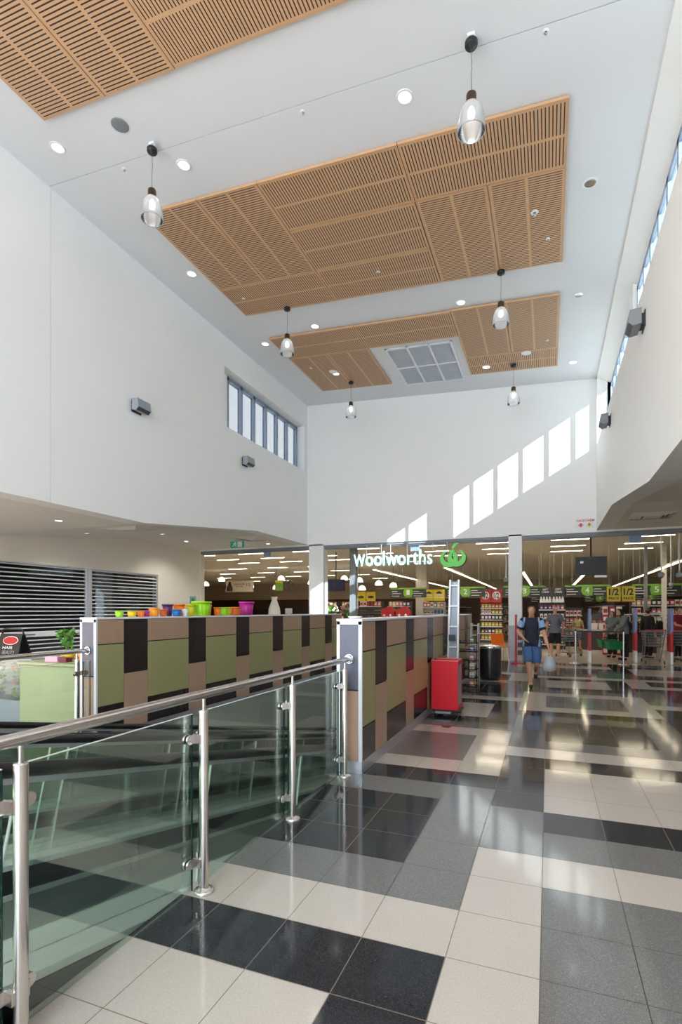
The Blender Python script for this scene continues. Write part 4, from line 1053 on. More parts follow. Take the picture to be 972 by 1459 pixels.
zs = [0.45, 0.75, 1.05, 1.35]
shelving('shelf_unit', 'dark stepped shelf of pale packs behind the child in blue', 0.95, 25.2, 0.85, 0.5, 1.7, zs, 'shelf_metal')
stock('behind the child in blue', 0.95, 25.2, 0.85, zs, [[('carton','brown')], [('carton','white'),('carton','pink')], [('packet','pink')], [('carton','white')]], 'goods behind the child', 1.1)
# long gondolas between the aisles
for gx, side, aname in ((-5.5, 1, 'two'), (-2.56, 1, 'three'), (2.9, -1, 'four')):
    t = thing('gondola', 'long shelf gondola running back along aisle '+aname, 'shelf unit', (gx, 27.6, 0))
    b = MB(); b.box(-0.03, 0.03, 0, 11, 0, 2.0); b.build('spine', M['shelf_metal'], t)
    b = MB(); b.box(-0.45, 0.45, 0, 11, 0, 0.12); b.build('plinth', M['shelf_metal'], t)
    for z in (0.5, 0.95, 1.4, 1.8):
        b = MB(); b.box(-0.42, 0.42, 0, 11, z-0.02, z); b.build('shelf', M['shelf_white'], t)
    cols = list(PCOL)
    for k, z in enumerate((0.12, 0.5, 0.95, 1.4)):
        for q in range(12):
            c = cols[(q//2+k*3+int(gx*2)) % len(cols)]; kd = ('carton','bottle','packet','carton')[(k+q//3) % 4]
            put(kd, c, (gx+side*0.33, 27.9+q*0.36, z+0.001), '%s %s, %s from front, %s shelf, aisle %s gondola' % (c, kd, ORD[q], SN[k], aname), 'goods on the aisle gondolas', side*PI/2, 1.4)
# mixed goods shelving behind the checkouts and beside the grey post
mixed = [[('carton','red'),('carton','white'),('packet','pink')], [('bottle','pink'),('packet','white'),('carton','brown')], [('packet','yellow'),('can','red'),('carton','cream')], [('carton','white'),('bottle','red'),('packet','pink')], [('packet','cream'),('carton','pink'),('carton','black')]]
zs = [0.2, 0.62, 1.05, 1.42, 1.78]
for k, (x, y, dsc) in enumerate(((3.95,26.0,'first rack beyond checkouts'), (5.25,26.3,'second rack beyond checkouts'), (6.55,26.6,'third rack beyond checkouts'), (-9.7,26.2,'rack left of fruit corner'), (-8.42,25.5,'rack behind fruit corner'), (-7.15,26.4,'rack right of fruit corner'), (-11.2,26.4,'rack nearest deli counter'))):
    shelving('shelf_unit', 'charcoal shelf rack of mixed goods, '+dsc, x, y, 1.2, 0.45, 2.05, zs, 'shelf_metal')
    stock(dsc, x, y, 1.2, zs, mixed[k % 5:]+mixed[:k % 5], 'goods on the mixed racks', 1.3)
# produce tables seen over the partition wall
M['crate'] = mat('black_crate', (34,32,32), 0.6, var=0.1)
def fruit_mesh(col, name):
    b = MB(); b.lathe([(0.004,0.0),(0.03,0.002),(0.048,0.025),(0.05,0.05),(0.042,0.078),(0.018,0.088),(0.004,0.08)], n=10)
    b.cyl((0,0,0.078),(0.004,0.002,0.095),0.003,n=5,m=1)
    o = b.build(name, [PM[col], PM['brown']]); me = o.data; bpy.data.objects.remove(o); return me
FR = {c: fruit_mesh(c, 'fruit') for c in ('orange','red','green','yellow')}
def produce(lab, x, y, w, d, z0, cells, group):
    t = thing('produce_stand', lab, 'produce stand', (x, y, 0))
    b = MB(); b.box(-w/2, w/2, 0, d, 0, z0); b.build('base', M['crate'], t)
    nc = len(cells[0]); nr = len(cells)
    b = MB()
    for r in range(nr+1): b.box(-w/2, w/2, d*r/nr-.01, d*r/nr+.01, z0+r*0.14-0.02, z0+r*0.14+0.10)
    b.build('tray_rail', M['shelf_metal'], t)
    for r in range(nr):
        b = MB(); b.box(-w/2, w/2, d*r/nr, d*(r+1)/nr, z0+r*0.14-0.03, z0+r*0.14); b.build('tray', M['crate'], t)
        for c in range(nc):
            col, nm = cells[r][c]
            for a in range(4):
                o = bpy.data.objects.new('fruit', FR[col]); COL.objects.link(o); s = 0.92
                o.scale = (s,s,s); o.location = (x-w/2+(c+0.14+0.24*a)*w/nc, y+d*(r+0.42)/nr, z0+r*0.14+0.001)
                o.rotation_euler = (0,0,a*1.3)
                tag(o, '%s, %s from left, in tray row %s, %s' % (nm, ORD[c*4+a], ORD[r], lab.split(' of ')[-1]), 'fruit', group)
produce('sloped produce stand of the left fruit corner', -8.3, 23.9, 1.5, 1.2, 1.05, [[('orange','orange fruit'),('yellow','yellow fruit'),('red','red fruit')],[('yellow','yellow fruit'),('orange','orange fruit'),('green','green fruit')],[('green','green fruit'),('green','green fruit'),('yellow','yellow fruit')],[('orange','orange fruit'),('red','red fruit'),('yellow','yellow fruit')]], 'fruit on the left stand')
produce('sloped produce stand of the flower side table', 2.15, 24.6, 1.3, 1.0, 0.95, [[('yellow','yellow fruit'),('orange','orange fruit'),('green','green fruit')],[('orange','orange fruit'),('yellow','yellow fruit'),('red','red fruit')],[('green','green fruit'),('yellow','yellow fruit'),('orange','orange fruit')]], 'fruit on the right stand')
# red cloth-draped promotional bins behind the partition wall
for x, lab in ((-6.75,'red dump bin behind the partition wall, left of two'), (-6.05,'red dump bin behind the partition wall, right of two')):
    t = thing('dump_bin', lab, 'promotional bin', (x, 23.2, 0))
    b = MB(); b.prism([(-.28,0),(.28,0),(.30,1.5),(.10,1.75),(-.30,1.62)], 'y', -.25, .25); b.build('bin', M['promo_red'], t)
    b = MB()
    for k in range(3): b.ball((-.15+.15*k, -.27, 1.35-.1*(k%2)), .06, 10)
    b.build('white_badge', M['white'], t)
# stack of red and white cartons by the basket woman
for k in range(18):
    r, c = divmod(k, 3)
    put('carton', 'red' if (r+c) % 2 == 0 else 'white', (1.89+c*0.22, 20.95, 0.001+r*0.2834), '%s carton in the red and white stack, %s layer up, %s from left' % ('red' if (r+c) % 2 == 0 else 'white', ORD[r], ORD[c]), 'red and white carton stack', 0, 1.417)
# foliage helper for bouquets and the potted plant
def leaves(b, c, R, n, m, size, sq=1.0):
    for k in range(n):
        v = Vector((random.gauss(0,1), random.gauss(0,1), random.gauss(0,1))).normalized()*R*random.uniform(.35,1); v.z *= sq
        p = Vector(c)+v; a = Vector((random.gauss(0,1), random.gauss(0,1), random.gauss(0,.6))).normalized(); u = a.orthogonal().normalized()
        s = size*random.uniform(.6,1.2)
        b.mesh([p-a*s, p+u*s*.45+Vector((0,0,s*.12)), p+a*s, p-u*s*.45+Vector((0,0,s*.12))], [(0,1,2,3)], m)
M['leaf'] = mat('leaf_green', (78,132,42), 0.5, var=0.25, scale=20); M['cream_petal'] = mat('cream_petal', (240,236,200), 0.5, var=0.06); M['pink_petal'] = mat('pink_petal', (206,140,150), 0.5, var=0.2, scale=12)
def bouquet(lab, x, y, z, R, petal, hb=0.4):
    t = thing('flower_bouquet', lab, 'flowers', (x, y, z))
    b = MB(); b.lathe([(0,0),(.12,0),(.16,hb),(.15,hb),(.11,.01),(0,.01)], n=18); b.build('bucket', M['dark_grey'], t)
    b = MB(); leaves(b, (0,0,hb+R*.7), R, 60, 0, .09); b.cyl((0,0,.02),(0,0,hb+R*.6),.03,n=8); b.build('foliage', M['leaf'], t)
    b = MB()
    for k in range(26):
        v = Vector((random.gauss(0,1), random.gauss(0,1)-.3, abs(random.gauss(0,1)))).normalized()*R; b.ball(Vector((0,0,hb+R*.7))+v, .05, 8)
    b.build('blooms', petal, t)
bouquet('bucket of cream flowers behind the left pier', -7.95, 19.2, 0.95, 0.28, M['cream_petal'])
bouquet('bucket of mixed pink flowers between pier and grey post, nearer', -7.5, 19.8, 0.95, 0.26, M['pink_petal'])
bouquet('bucket of mixed pink flowers between pier and grey post, farther', -7.75, 20.8, 0.95, 0.33, M['pink_petal'])
t = thing('flower_table', 'dark table carrying the flower buckets', 'table', (-7.75, 19.9, 0))
b = MB(); b.bbox(-.6,.6,-1.0,1.25,.90,.95,.008); b.build('tabletop', M['brown'], t)
for x in (-.55,.55):
    for y in (-.95,1.2): b = MB(); b.box(x-.03,x+.03,y-.03,y+.03,0,.90); b.build('leg', M['brown'], t)

# ------------------------------------------------------------------ entrance: gates, queue posts, checkouts
M['gate_blue'] = mat('gate_print_blue', (128,142,190), 0.4, var=0.15, scale=9); M['gate_red'] = mat('gate_print_red', (190,40,46), 0.4, var=0.12, scale=9)
for x, y, lab in ((1.17,17.75,'printed security gate left of the basket woman'), (2.45,18.2,'printed security gate beside the stacked trolleys, middle one'), (3.33,17.95,'printed security gate at the right, beyond the trolleys')):
    t = thing('security_gate', lab, 'security gate', (x, y, 0), 0, 'security gates at the shop entrance')
    b = MB(); b.bbox(-.036,.036,-.24,.24,0,.36,.012); b.build('white_foot', M['white'], t)
    b = MB(); b.prism([(-.034,.36),(.034,.36),(.034,1.0),(-.034,.88)], 'y', -.235, .235); b.build('red_print', M['gate_red'], t)
    b = MB(); b.prism([(-.034,.88),(.034,1.0),(.030,1.62),(-.030,1.62)], 'y', -.23, .23); b.build('blue_print', M['gate_blue'], t)
for x, y, lab in ((0.752,17.1,'chrome queue post left of the security gate'), (2.02,17.15,'chrome queue post in front of the basket woman')):
    t = thing('queue_post', lab, 'queue post', (x, y, 0), 0, 'chrome queue posts')
    b = MB(); b.lathe([(0,0),(.17,0),(.17,.015),(.15,.028),(.03,.035),(0,.035)], n=28); b.build('base', M['chrome'], t)
    b = MB(); b.cyl((0,0,.03),(0,0,.97),.024,n=18); b.build('tube', M['chrome'], t)
    b = MB(); b.cyl((0,0,.96),(0,0,1.01),.03,n=18); b.build('belt_head', M['black'], t)
t = thing('queue_belt', 'black retractable belt strung between the two chrome queue posts', 'queue belt', (0.79, 17.1, 0.95))
b = MB(); b.hexa([(0,-.002,-.025),(1.2,.048,-.025),(1.2,.052,-.025),(0,.002,-.025),(0,-.002,.025),(1.2,.048,.025),(1.2,.052,.025),(0,.002,.025)]); b.build('belt', M['black'], t)
def checkout(lab, x, y, w, l):
    t = thing('checkout_counter', lab, 'checkout', (x, y, 0))
    b = MB(); b.bbox(-w/2, w/2, 0, l, .12, .82, .015); b.build('carcase', M['brown'], t)
    b = MB(); b.box(-w/2+.03, w/2-.03, .03, l-.03, 0, .12); b.build('kickboard', M['board_cream'], t)
    b = MB(); b.bbox(-w/2-.03, w/2+.03, -.03, l+.03, .82, .86, .008); b.build('worktop', M['shelf_white'], t)
    b = MB(); b.box(-w/2+.06, w/2-.06, .3, l-.4, .861, .872); b.build('conveyor_belt', M['rubber'], t)
    b = MB(); b.cyl((0,l*.8,.86),(0,l*.8,1.25),.025,n=10); b.bbox(-.18,.18,l*.8-.03,l*.8+.03,1.2,1.45,.01); b.build('till_screen', M['dark_grey'], t)
checkout('dark brown checkout counter behind the queue belt', 1.72, 21.5, 1.05, 0.9)
checkout('dark checkout counter with bags behind the stacked trolleys', 2.95, 20.6, 0.95, 2.2)
checkout('checkout counter at the far right where the red-shirted person stands', 4.75, 19.6, 0.9, 2.2)
for k in range(2):
    t = thing('white_tub', 'white tub on the brown checkout counter, %s one' % ('left','right')[k], 'tub', (1.56+k*.33, 21.72, .8735))
    b = MB(); b.prism([(-.12,0),(.12,0),(.14,.20),(-.14,.20)], 'y', -.12, .12); b.build('body', M['white'], t)
    b = MB(); b.bbox(-.15,.15,-.13,.13,.20,.225,.006); b.build('lid', M['white'], t)
# bag rail with dark bags over the checkout
t = thing('bag_rail', 'steel rail with hooks for the dark bags above the checkout', 'rail', (2.95, 20.3, 0))
b = MB()
for x in (-.55,.6): b.cyl((x,0,0),(x,0,1.5),.018,n=10)
b.cyl((-.55,0,1.42),(.6,0,1.50),.016,n=10); b.build('frame', M['alu'], t)
for k in range(5):
    x = 2.50+k*.235
    t = thing('shopping_bag', 'dark shopping bag on the bag rail, %s from the left' % ORD[k], 'bag', (x, 20.22, 0.74), 0.25, 'dark bags on the bag rail')
    b = MB(); b.prism([(-.10,.05),(.10,.0),(.09,.48),(-.08,.50)], 'y', -.05, .05); b.build('body', PM['black'], t)
    b = MB(); b.tube([(-.05,-.055,.46),(-.03,-.058,.62),(.02,-.02,.70),(.06,-.058,.58),(.06,-.055,.45)], .010, 6); b.build('handle', M['shelf_white'], t)
# wire trolleys
def trolley(lab, x, y, rz):
    t = thing('shopping_trolley', lab, 'shopping trolley', (x, y, 0), rz, 'wire shopping trolleys')
    b = MB(); r = .008
    def ring(z, s): return [(-.26*s,-.40*s,z),(.26*s,-.40*s,z),(.26*s,.40*s,z),(-.26*s,.40*s,z)]
    for k in range(6): b.tube(ring(.52+k*.085, .80+k*.04), r if k < 5 else .012, 6, closed=True)
    for k in range(7):
        f = -1+2*k/6
        b.tube([(f*.26*.8,-.32,.52),(f*.26,-.40,.945)], .005, 5); b.tube([(f*.26*.8,.32,.52),(f*.26,.40,.945)], .005, 5)
        b.tube([(-.208,f*.32,.52),(-.26,f*.40,.945)], .005, 5); b.tube([(.208,f*.32,.52),(.26,f*.40,.945)], .005, 5)
        b.tube([(f*.208,-.32,.52),(f*.208,.32,.52)], .005, 5)
    b.build('basket', M['mid_grey'], t)
    b = MB()
    for s in (-1,1): b.tube([(s*.24,-.36,.09),(s*.22,.05,.14),(s*.22,.36,.10),(s*.21,.34,.52)], .014, 8); b.tube([(s*.22,.05,.14),(s*.24,-.38,.80),(s*.26,-.46,1.0)], .014, 8)
    b.tube([(-.22,.05,.14),(.22,.05,.14)], .012, 8); b.build('chassis', M['mid_grey'], t)
    b = MB(); b.cyl((-.27,-.46,1.0),(.27,-.46,1.0),.018,n=10); b.build('handle', M['promo_red'], t)
    for s in (-1,1):
        for yy in (-.36,.36):
            b = MB(); b.cyl((s*.24-.012,yy,.055),(s*.24+.012,yy,.055),.055,n=16); b.build('castor', M['dark_grey'], t)
    return t
trolley('empty wire trolley standing between the two right security gates', 2.90, 18.05, 0.0)
trolley('wire trolley at the right edge by the red-shirted person', 3.95, 18.5, 0.9)
trolley('small wire trolley pushed by the man in the grey shirt', 0.66, 19.7, 2.6)
# red stand by the pier and the orange chair
t = thing('red_stand', 'tall thin red display stand at the foot of the right pier', 'display stand', (-0.86, 16.5, 0))
b = MB(); b.box(-.06,.0,-.03,.03,.02,1.45); b.build('upright', M['promo_red'], t)
b = MB(); b.bbox(-.17,.17,-.16,.16,0,.03,.006); b.build('foot', M['promo_red'], t)
b = MB()
for z in (.25,.48,.70): b.box(0,.16,-.10,.10,z,z+.015); b.box(.02,.14,-.08,.08,z+.015,z+.14,1)
b.build('tray', [M['promo_red'], PM['black']], t)
t = thing('orange_chair', 'orange plastic chair with thin steel legs behind the black bin', 'chair', (-1.36, 16.9, 0), 0.5)
M['orange_plastic'] = mat('orange_plastic', (232,112,20), 0.35, var=0.04)
b = MB()
prof = [(-.22,.47),(-.05,.44),(.14,.45),(.20,.52),(.235,.68),(.25,.84)]
for (y0,z0),(y1,z1) in zip(prof, prof[1:]):
    b.hexa([(-.21,y0,z0),(.21,y0,z0),(.21,y1,z1),(-.21,y1,z1),(-.21,y0,z0+.012),(.21,y0,z0+.012),(.21,y1-.006,z1+.012),(-.21,y1-.006,z1+.012)])
b.build('seat_shell', M['orange_plastic'], t)
for sx in (-1,1):
    for yy, y2 in ((-.12,-.20),(.10,.20)): b = MB(); b.cyl((sx*.14,yy,.445),(sx*.19,y2,0),.010,n=8); b.build('leg', M['chrome'], t)
# deli counter things seen over the flowerpots
t = thing('deli_counter', 'low dark deli counter along the rear left of the shop', 'counter', (-16.5, 27, 0))
b = MB(); b.bbox(-4.5,4.0,0,.9,0,1.2,.02); b.build('carcase', M['brown'], t)
b = MB(); b.bbox(-4.5,4.0,-.02,.8,1.2,1.24,.006); b.build('worktop', M['shelf_white'], t)
b = MB(); b.box(-4.4,3.9,0,.01,1.24,1.65); b.build('glass_front', M['clear'], t)
t = thing('gift_basket', 'white wrapped gift basket above the magenta flowerpot', 'gift basket', (-10.9, 20, 1.1))
b = MB(); b.lathe([(0,0),(.24,0),(.27,.25),(.0,.25)], n=18); b.build('basket', PM['cream'], t)
b = MB(); b.lathe([(.27,.25),(.24,.55),(.10,.95),(.15,1.05),(.02,1.04)], n=18); b.build('wrapping', M['white'], t)
t = thing('display_plinth', 'white display plinth under the wrapped gift basket', 'plinth', (-10.6, 20, 0))
b = MB(); b.bbox(-.9,.9,-.35,.35,0,1.06,.02); b.build('body', M['white'], t); b = MB(); b.bbox(-.94,.94,-.39,.39,1.06,1.099,.01); b.build('top', M['shelf_white'], t)
t = thing('till', 'white till with small screen beside the gift basket', 'till', (-10.15, 19.8, 1.1))
b = MB(); b.prism([(-.22,0),(.22,0),(.18,.16),(-.22,.22)], 'y', -.2, .2); b.build('base', M['white'], t)
b = MB(); b.cyl((0,.1,.18),(0,.12,.36),.02,n=8); b.bbox(-.16,.16,.06,.10,.32,.56,.01); b.build('screen', M['shelf_white'], t)
t = thing('dark_cabinet', 'low slate coloured cabinet left of the sunlit pier', 'cabinet', (-8.95, 18.9, 0))
b = MB(); b.bbox(-.42,.42,-.3,.3,0,1.42,.015); b.build('carcase', M['slate'], t); b = MB(); b.bbox(-.44,.44,-.32,.32,1.42,1.45,.006); b.build('top', M['dark_grey'], t)
b = MB(); b.box(-.38,-.01,-.315,-.301,.1,1.36); b.build('door', M['slate'], t); b = MB(); b.box(.01,.38,-.315,-.301,.1,1.36); b.build('door', M['slate'], t)

# ------------------------------------------------------------------ things in the hall
# red cart with a ladder standing in it
t = thing('red_cart', 'tall red cleaning cart parked against the panelled partition wall', 'cart', (-1.425, 8.03, 0))
w, d = 0.195, 0.20
def board(b, x0, x1, y0, y1, z0, z1, m=0): b.bbox(x0, x1, y0, y1, z0, z1, 0.004, m)
b = MB(); board(b, -w, w, -d, -d+.015, .10, .82); b.build('front_panel', M['red'], t)
b = MB(); board(b, -w, w, d-.015, d, .10, .82); b.build('rear_panel', M['red'], t)
b = MB(); board(b, -w, -w+.015, -d+.015, d-.015, .10, .82); b.build('side_panel', M['red'], t)
b = MB(); board(b, w-.015, w, -d+.015, d-.015, .10, .16); board(b, w-.015, w, -d+.015, d-.015, .76, .82); b.build('side_frame', M['red'], t)
b = MB(); b.box(w-.012, w-.006, -d+.016, d-.016, .16, .76); b.build('clear_side', M['light_grey'], t)
b = MB(); board(b, -w+.015, w-.015, -d+.015, d-.015, .10, .125); b.build('floor_panel', M['red'], t)
b = MB()
for x0, x1, y0, y1 in ((-w-.004,w+.004,-d-.004,-d+.018), (-w-.004,w+.004,d-.018,d+.004), (-w-.004,-w+.018,-d,d), (w-.018,w+.004,-d,d)): b.box(x0, x1, y0, y1, .818, .834)
b.build('top_rim', [mat('pale_red_edge', (238,120,120), 0.4, var=0.03)], t)
b = MB(); b.bbox(-w+.01, w+.03, -d+.02, d-.01, .065, .10, .01); b.build('base_tray', M['black'], t)
b = MB(); b.bbox(-w+.06, w-.10, -d-.03, -d+.06, .045, .075, .006); b.build('folded_cloth', M['light_grey'], t)
for x in (-w+.05, w-.02):
    for y in (-d+.05, d-.05):
        b = MB(); b.cyl((x-.012,y,.032),(x+.012,y,.032),.032,n=16); b.box(x-.016,x+.016,y-.01,y+.01,.03,.068); b.build('castor', M['black'], t)
b = MB(); b.tube([(-w+.05,-d-.012,.835),(-w+.05,-d-.022,.845),(-w+.08,-d-.022,.845)], .007, 6); b.build('hook', M['chrome'], t)
# ladder
t = thing('ladder', 'narrow white framed ladder standing upright behind the red cart', 'ladder', (-1.47, 8.75, 0))
b = MB(); h = 2.07
for x in (-.085, .085): b.hexa([(x-.014-.03*0,-.03,0),(x+.014,-.03,0),(x+.014,.03,0),(x-.014,.03,0),(x*.8-.014+.04,-.02,h),(x*.8+.014+.04,-.02,h),(x*.8+.014+.04,.03,h),(x*.8-.014+.04,.03,h)])
b.build('stile', M['alu_white'], t)
for k in range(6):
    z = .30+k*.335; f = z/h
    b = MB(); b.box(-.075+.04*f, .075+.03*f, -.02, .025, z-.012, z+.012); b.build('rung', M['alu_white'], t)
b = MB(); b.hexa([(-.075,.026,.05),(.075,.026,.05),(.075,.030,.05),(-.075,.030,.05),(-.03,.026,h-.03),(.105,.026,h-.03),(.105,.030,h-.03),(-.03,.030,h-.03)]); b.build('rear_board', M['light_grey'], t)
b = MB(); b.box(-.05, .06, -.035, -.022, .62+.45, .72+.45); b.build('label_plate', M['dark_grey'], t)
# wire rack
t = thing('wire_rack', 'black wire rack with card pockets behind the red cart', 'wire rack', (-1.45, 10.35, 0))
b = MB()
for x in (-.20,.20):
    for y in (-.14,.14): b.cyl((x,y,0.02),(x,y,1.12),.009,n=8)
    b.tube([(x,-.20,.012),(x,.20,.012)], .009, 6)
b.tube([(-.20,-.14,.03),(.20,-.14,.03)], .008, 6); b.tube([(-.20,.14,.03),(.20,.14,.03)], .008, 6)
b.tube([(.20,-.20,.012),(.31,-.22,.012),(.31,-.12,.012),(.20,-.10,.012)], .007, 6)
b.build('frame', M['black'], t)
for k in range(6):
    z = .12+k*.165
    b = MB()
    for yy in (-.14,-.07,0,.07,.14): b.tube([(-.20,yy,z),(.20,yy,z)], .005, 5)
    for xx in (-.20,-.1,0,.1,.20): b.tube([(xx,-.16,z+.05),(xx,-.14,z),(xx,.14,z)], .005, 5)
    b.tube([(-.20,-.16,z+.05),(.20,-.16,z+.05)], .006, 5); b.build('wire_shelf', M['black'], t)
RC = ['white','pink','blue','green','orange','white']
for k in range(6):
    z = .125+k*.165
    for q in (2,):
        o = MB().bbox(-.045,.045,-.05,.05,0,.10,.004).box(-.03,.03,-.0515,-.0499,.02,.08,1).build('card_box', [PM[RC[(k+q*2) % 6]], M['white']])
        o.location = (-1.35, 10.30, z+.0015); tag(o, '%s card box on the black wire rack, %s tier from the floor' % (RC[(k+q*2) % 6], ('lowest','second','third','fourth','fifth','sixth')[k]), 'box', 'card boxes on the wire rack')
t = thing('narrow_shelf', 'narrow white shelf column behind the black wire rack', 'shelf unit', (-1.42, 11.3, 0))
b = MB()
for x in (-.07,.07): b.box(x-.012,x+.012,-.12,.12,0,1.30)
b.build('side_upright', M['shelf_white'], t)
for k in range(7): b = MB(); b.box(-.065,.065,-.12,.12,.05+k*.2,.066+k*.2); b.build('shelf', M['shelf_white'], t)
# bin
M['bin_black'] = mat('bin_black', (34,32,38), 0.30, var=0.08)
t = thing('round_bin', 'large round black bin with a steel rim standing on the tiles', 'bin', (-1.235, 12.42, 0))
b = MB(); b.lathe([(0,.03),(.21,.03),(.235,.06),(.25,.14),(.252,.66),(.245,.70)], n=40); b.build('body', M['bin_black'], t)
b = MB(); b.lathe([(.245,.70),(.258,.705),(.258,.755),(.235,.775),(.16,.755),(.14,.70)], n=40); b.build('steel_rim', M['chrome'], t)
b = MB(); b.lathe([(.21,.0),(.21,.03),(0,.03)], n=32); b.build('foot_ring', M['black'], t)
b = MB(); b.lathe([(.14,.70),(.13,.45),(0,.45)], n=28); b.build('opening', M['black'], t)
# red disc on the floor
t = thing('floor_disc', 'small dark red disc lying on the white tile by the cart', 'floor marker', (-1.28, 7.16, 0.0005))
b = MB(); b.lathe([(0,.006),(.055,.006),(.062,.003),(.062,0)], n=28); b.build('disc', mat('dark_red', (92,24,24), 0.5, var=0.05), t)
t = thing('floor_disc', 'faint steel floor socket lying beside the partition skirting', 'floor marker', (-1.50, 7.16, 0.0005))
b = MB(); b.lathe([(0,.003),(.04,.003),(.045,0)], n=28); b.build('disc', M['alu'], t)

# ------------------------------------------------------------------ flowerpots along the partition top
POTC = {'lime': (150,208,24), 'yellow': (232,196,20), 'orange': (238,124,20), 'magenta': (172,30,130), 'purple': (84,34,88), 'blue': (22,104,178), 'white': (226,230,236), 'rust': (206,98,24), 'yellow green': (196,196,24), 'amber': (236,150,30)}
PMAT = {k: mat('pot_'+k.replace(' ','_'), v, 0.38, var=0.03) for k, v in POTC.items()}
M['soil'] = mat('pot_inside', (60,44,34), 0.9, var=0.2)
def pot(lab, y, x, r, h, col, rim='plain'):
    t = thing('flowerpot', lab, 'flowerpot', (x, y, PZ+0.0006), 0, 'bright flowerpots on the partition wall')
    n = 36
    b = MB(); b.lathe([(0,0),(r*.70,0),(r*.74,h*.03),(r*.93,h*.86),(r*.88,h*.86),(r*.68,.01),(0,.01)], n=n)
    if rim == 'ribbed':
        for k in range(14): a = 2*PI*k/14; b.cyl((r*.75*math.cos(a), r*.75*math.sin(a), h*.06), (r*.925*math.cos(a), r*.925*math.sin(a), h*.82), r*.035, n=6)
    b.build('body', PMAT[col], t)
    b = MB()
    if rim == 'scalloped':
        vs = []; fs = []
        for i, (rr, zz) in enumerate(((.90,.80),(1.06,.93),(1.03,.95),(.88,.83))):
            for k in range(n): a = 2*PI*k/n; f = 1+.05*abs(math.sin(a*6)); vs.append((r*rr*f*math.cos(a), r*rr*f*math.sin(a), h*zz+h*.05*abs(math.sin(a*6))*(1 if i in (1,2) else 0)))
        for i in range(4): fs += [(i*n+k, i*n+(k+1)%n, ((i+1)%4)*n+(k+1)%n, ((i+1)%4)*n+k) for k in range(n)]
        b.mesh(vs, fs, 0, True)
    else: b.lathe([(r*.90,h*.84),(r,h*.85),(r*1.03,h*.92),(r*1.03,h),(r*.95,h),(r*.90,h*.88)], n=n)
    b.build('rim', PMAT[col], t)
XP = -4.975
POTS = [(5.127,XP,.056,.075,'lime','plain','small lime green flowerpot, first from the near end of the partition'), (5.342,XP,.062,.075,'yellow','plain','yellow flowerpot, second from the near end'),
 (5.49,XP+.01,.052,.075,'orange','plain','small orange flowerpot between the yellow and magenta ones'), (5.607,XP-.01,.050,.075,'magenta','plain','small magenta flowerpot near the end of the row'),
 (5.748,XP,.072,.115,'amber','plain','amber flowerpot standing next to the small magenta one'), (5.934,XP,.060,.095,'rust','plain','rust orange flowerpot left of the blue one'),
 (6.114,XP-.075,.075,.172,'purple','scalloped','dark purple flowerpot behind the blue one'), (6.129,XP+.07,.070,.095,'blue','plain','blue flowerpot in front of the purple one'),
 (6.298,XP+.085,.042,.097,'white','plain','small white flowerpot beside the blue one'), (6.343,XP-.06,.086,.176,'orange','scalloped','tall orange scalloped flowerpot behind the white one'),
 (6.566,XP-.03,.075,.174,'yellow green','plain','yellow green flowerpot partly behind the big lime one'), (6.803,XP,.150,.222,'lime','ribbed','big ribbed lime green flowerpot, widest of the row'),
 (7.03,XP-.055,.068,.172,'amber','plain','amber flowerpot half hidden by the big lime one'), (7.177,XP+.03,.060,.132,'orange','plain','orange flowerpot just right of the half hidden amber one'),
 (7.369,XP+.02,.068,.134,'lime','plain','lime green flowerpot between orange and yellow ones'), (7.533,XP-.01,.062,.136,'yellow green','plain','yellow green flowerpot left of the rust one'),
 (7.756,XP,.094,.140,'rust','ribbed','rust orange ribbed flowerpot beside the big magenta one'), (8.106,XP,.134,.238,'magenta','ribbed','big magenta ribbed flowerpot at the far end of the row')]
for y, x, r, h, c, rim, lab in POTS: pot(lab, y, x, r, h, c, rim)
t = thing('wall_poster', 'small blue poster on the side wall just above the big lime flowerpot', 'poster', (XS, 16.95, 1.98))
b = MB(); b.bbox(0,.012,-.19,.19,-.14,.14,.002); b.build('sheet', mat('poster_blue', (130,190,216), 0.5, var=0.15), t)
b = MB(); b.box(.0122,.014,-.10,.08,-.10,.06); b.build('picture', M['leaf'], t)
# white ashtray-like dish on the near wall end
t = thing('white_dish', 'small white dish on the near end of the partition wall top', 'dish', (-1.80, 4.98, PZ+.0006))
b = MB(); b.lathe([(0,0),(.05,0),(.075,.02),(.07,.022),(.045,.006),(0,.006)], n=24); b.build('bowl', M['white'], t)

# ------------------------------------------------------------------ kiosk by the left balustrade
M['lime_paint'] = mat('pale_lime_paint', (172,178,138), 0.5, var=0.03, scale=2)
t = thing('green_counter', 'pale lime green counter behind the far balustrade', 'counter', (-5.93, 4.9, 0))
b = MB(); b.bbox(-.50,.50,0,.95,.0,.865,.006); b.build('carcase', M['lime_paint'], t)
b = MB(); b.bbox(-.53,.53,-.03,.98,.865,.90,.006); b.build('worktop', M['lime_paint'], t)
t = thing('glass_case', 'glass display case with shelves left of the green counter', 'display case', (-7.25, 5.15, 0))
b = MB(); b.bbox(-.72,.72,0,.5,0,.30,.01); b.build('plinth', M['light_grey'], t)
b = MB(); b.box(-.72,.72,.0,.5,.88,.905); b.box(-.72,-.69,0,.03,.30,.88); b.box(.69,.72,0,.03,.30,.88); b.box(-.72,.72,0,.03,.30,.325); b.build('frame', M['light_grey'], t)
b = MB(); b.box(-.69,.69,.004,.010,.325,.88); b.build('glass_front', M['clear'], t)
b = MB(); b.box(-.72,.72,.47,.5,.30,.88); b.build('back_panel', M['light_grey'], t)
for z in (.50,.69): b = MB(); b.box(-.69,.69,.03,.46,z-.006,z); b.build('glass_shelf', M['clear'], t)
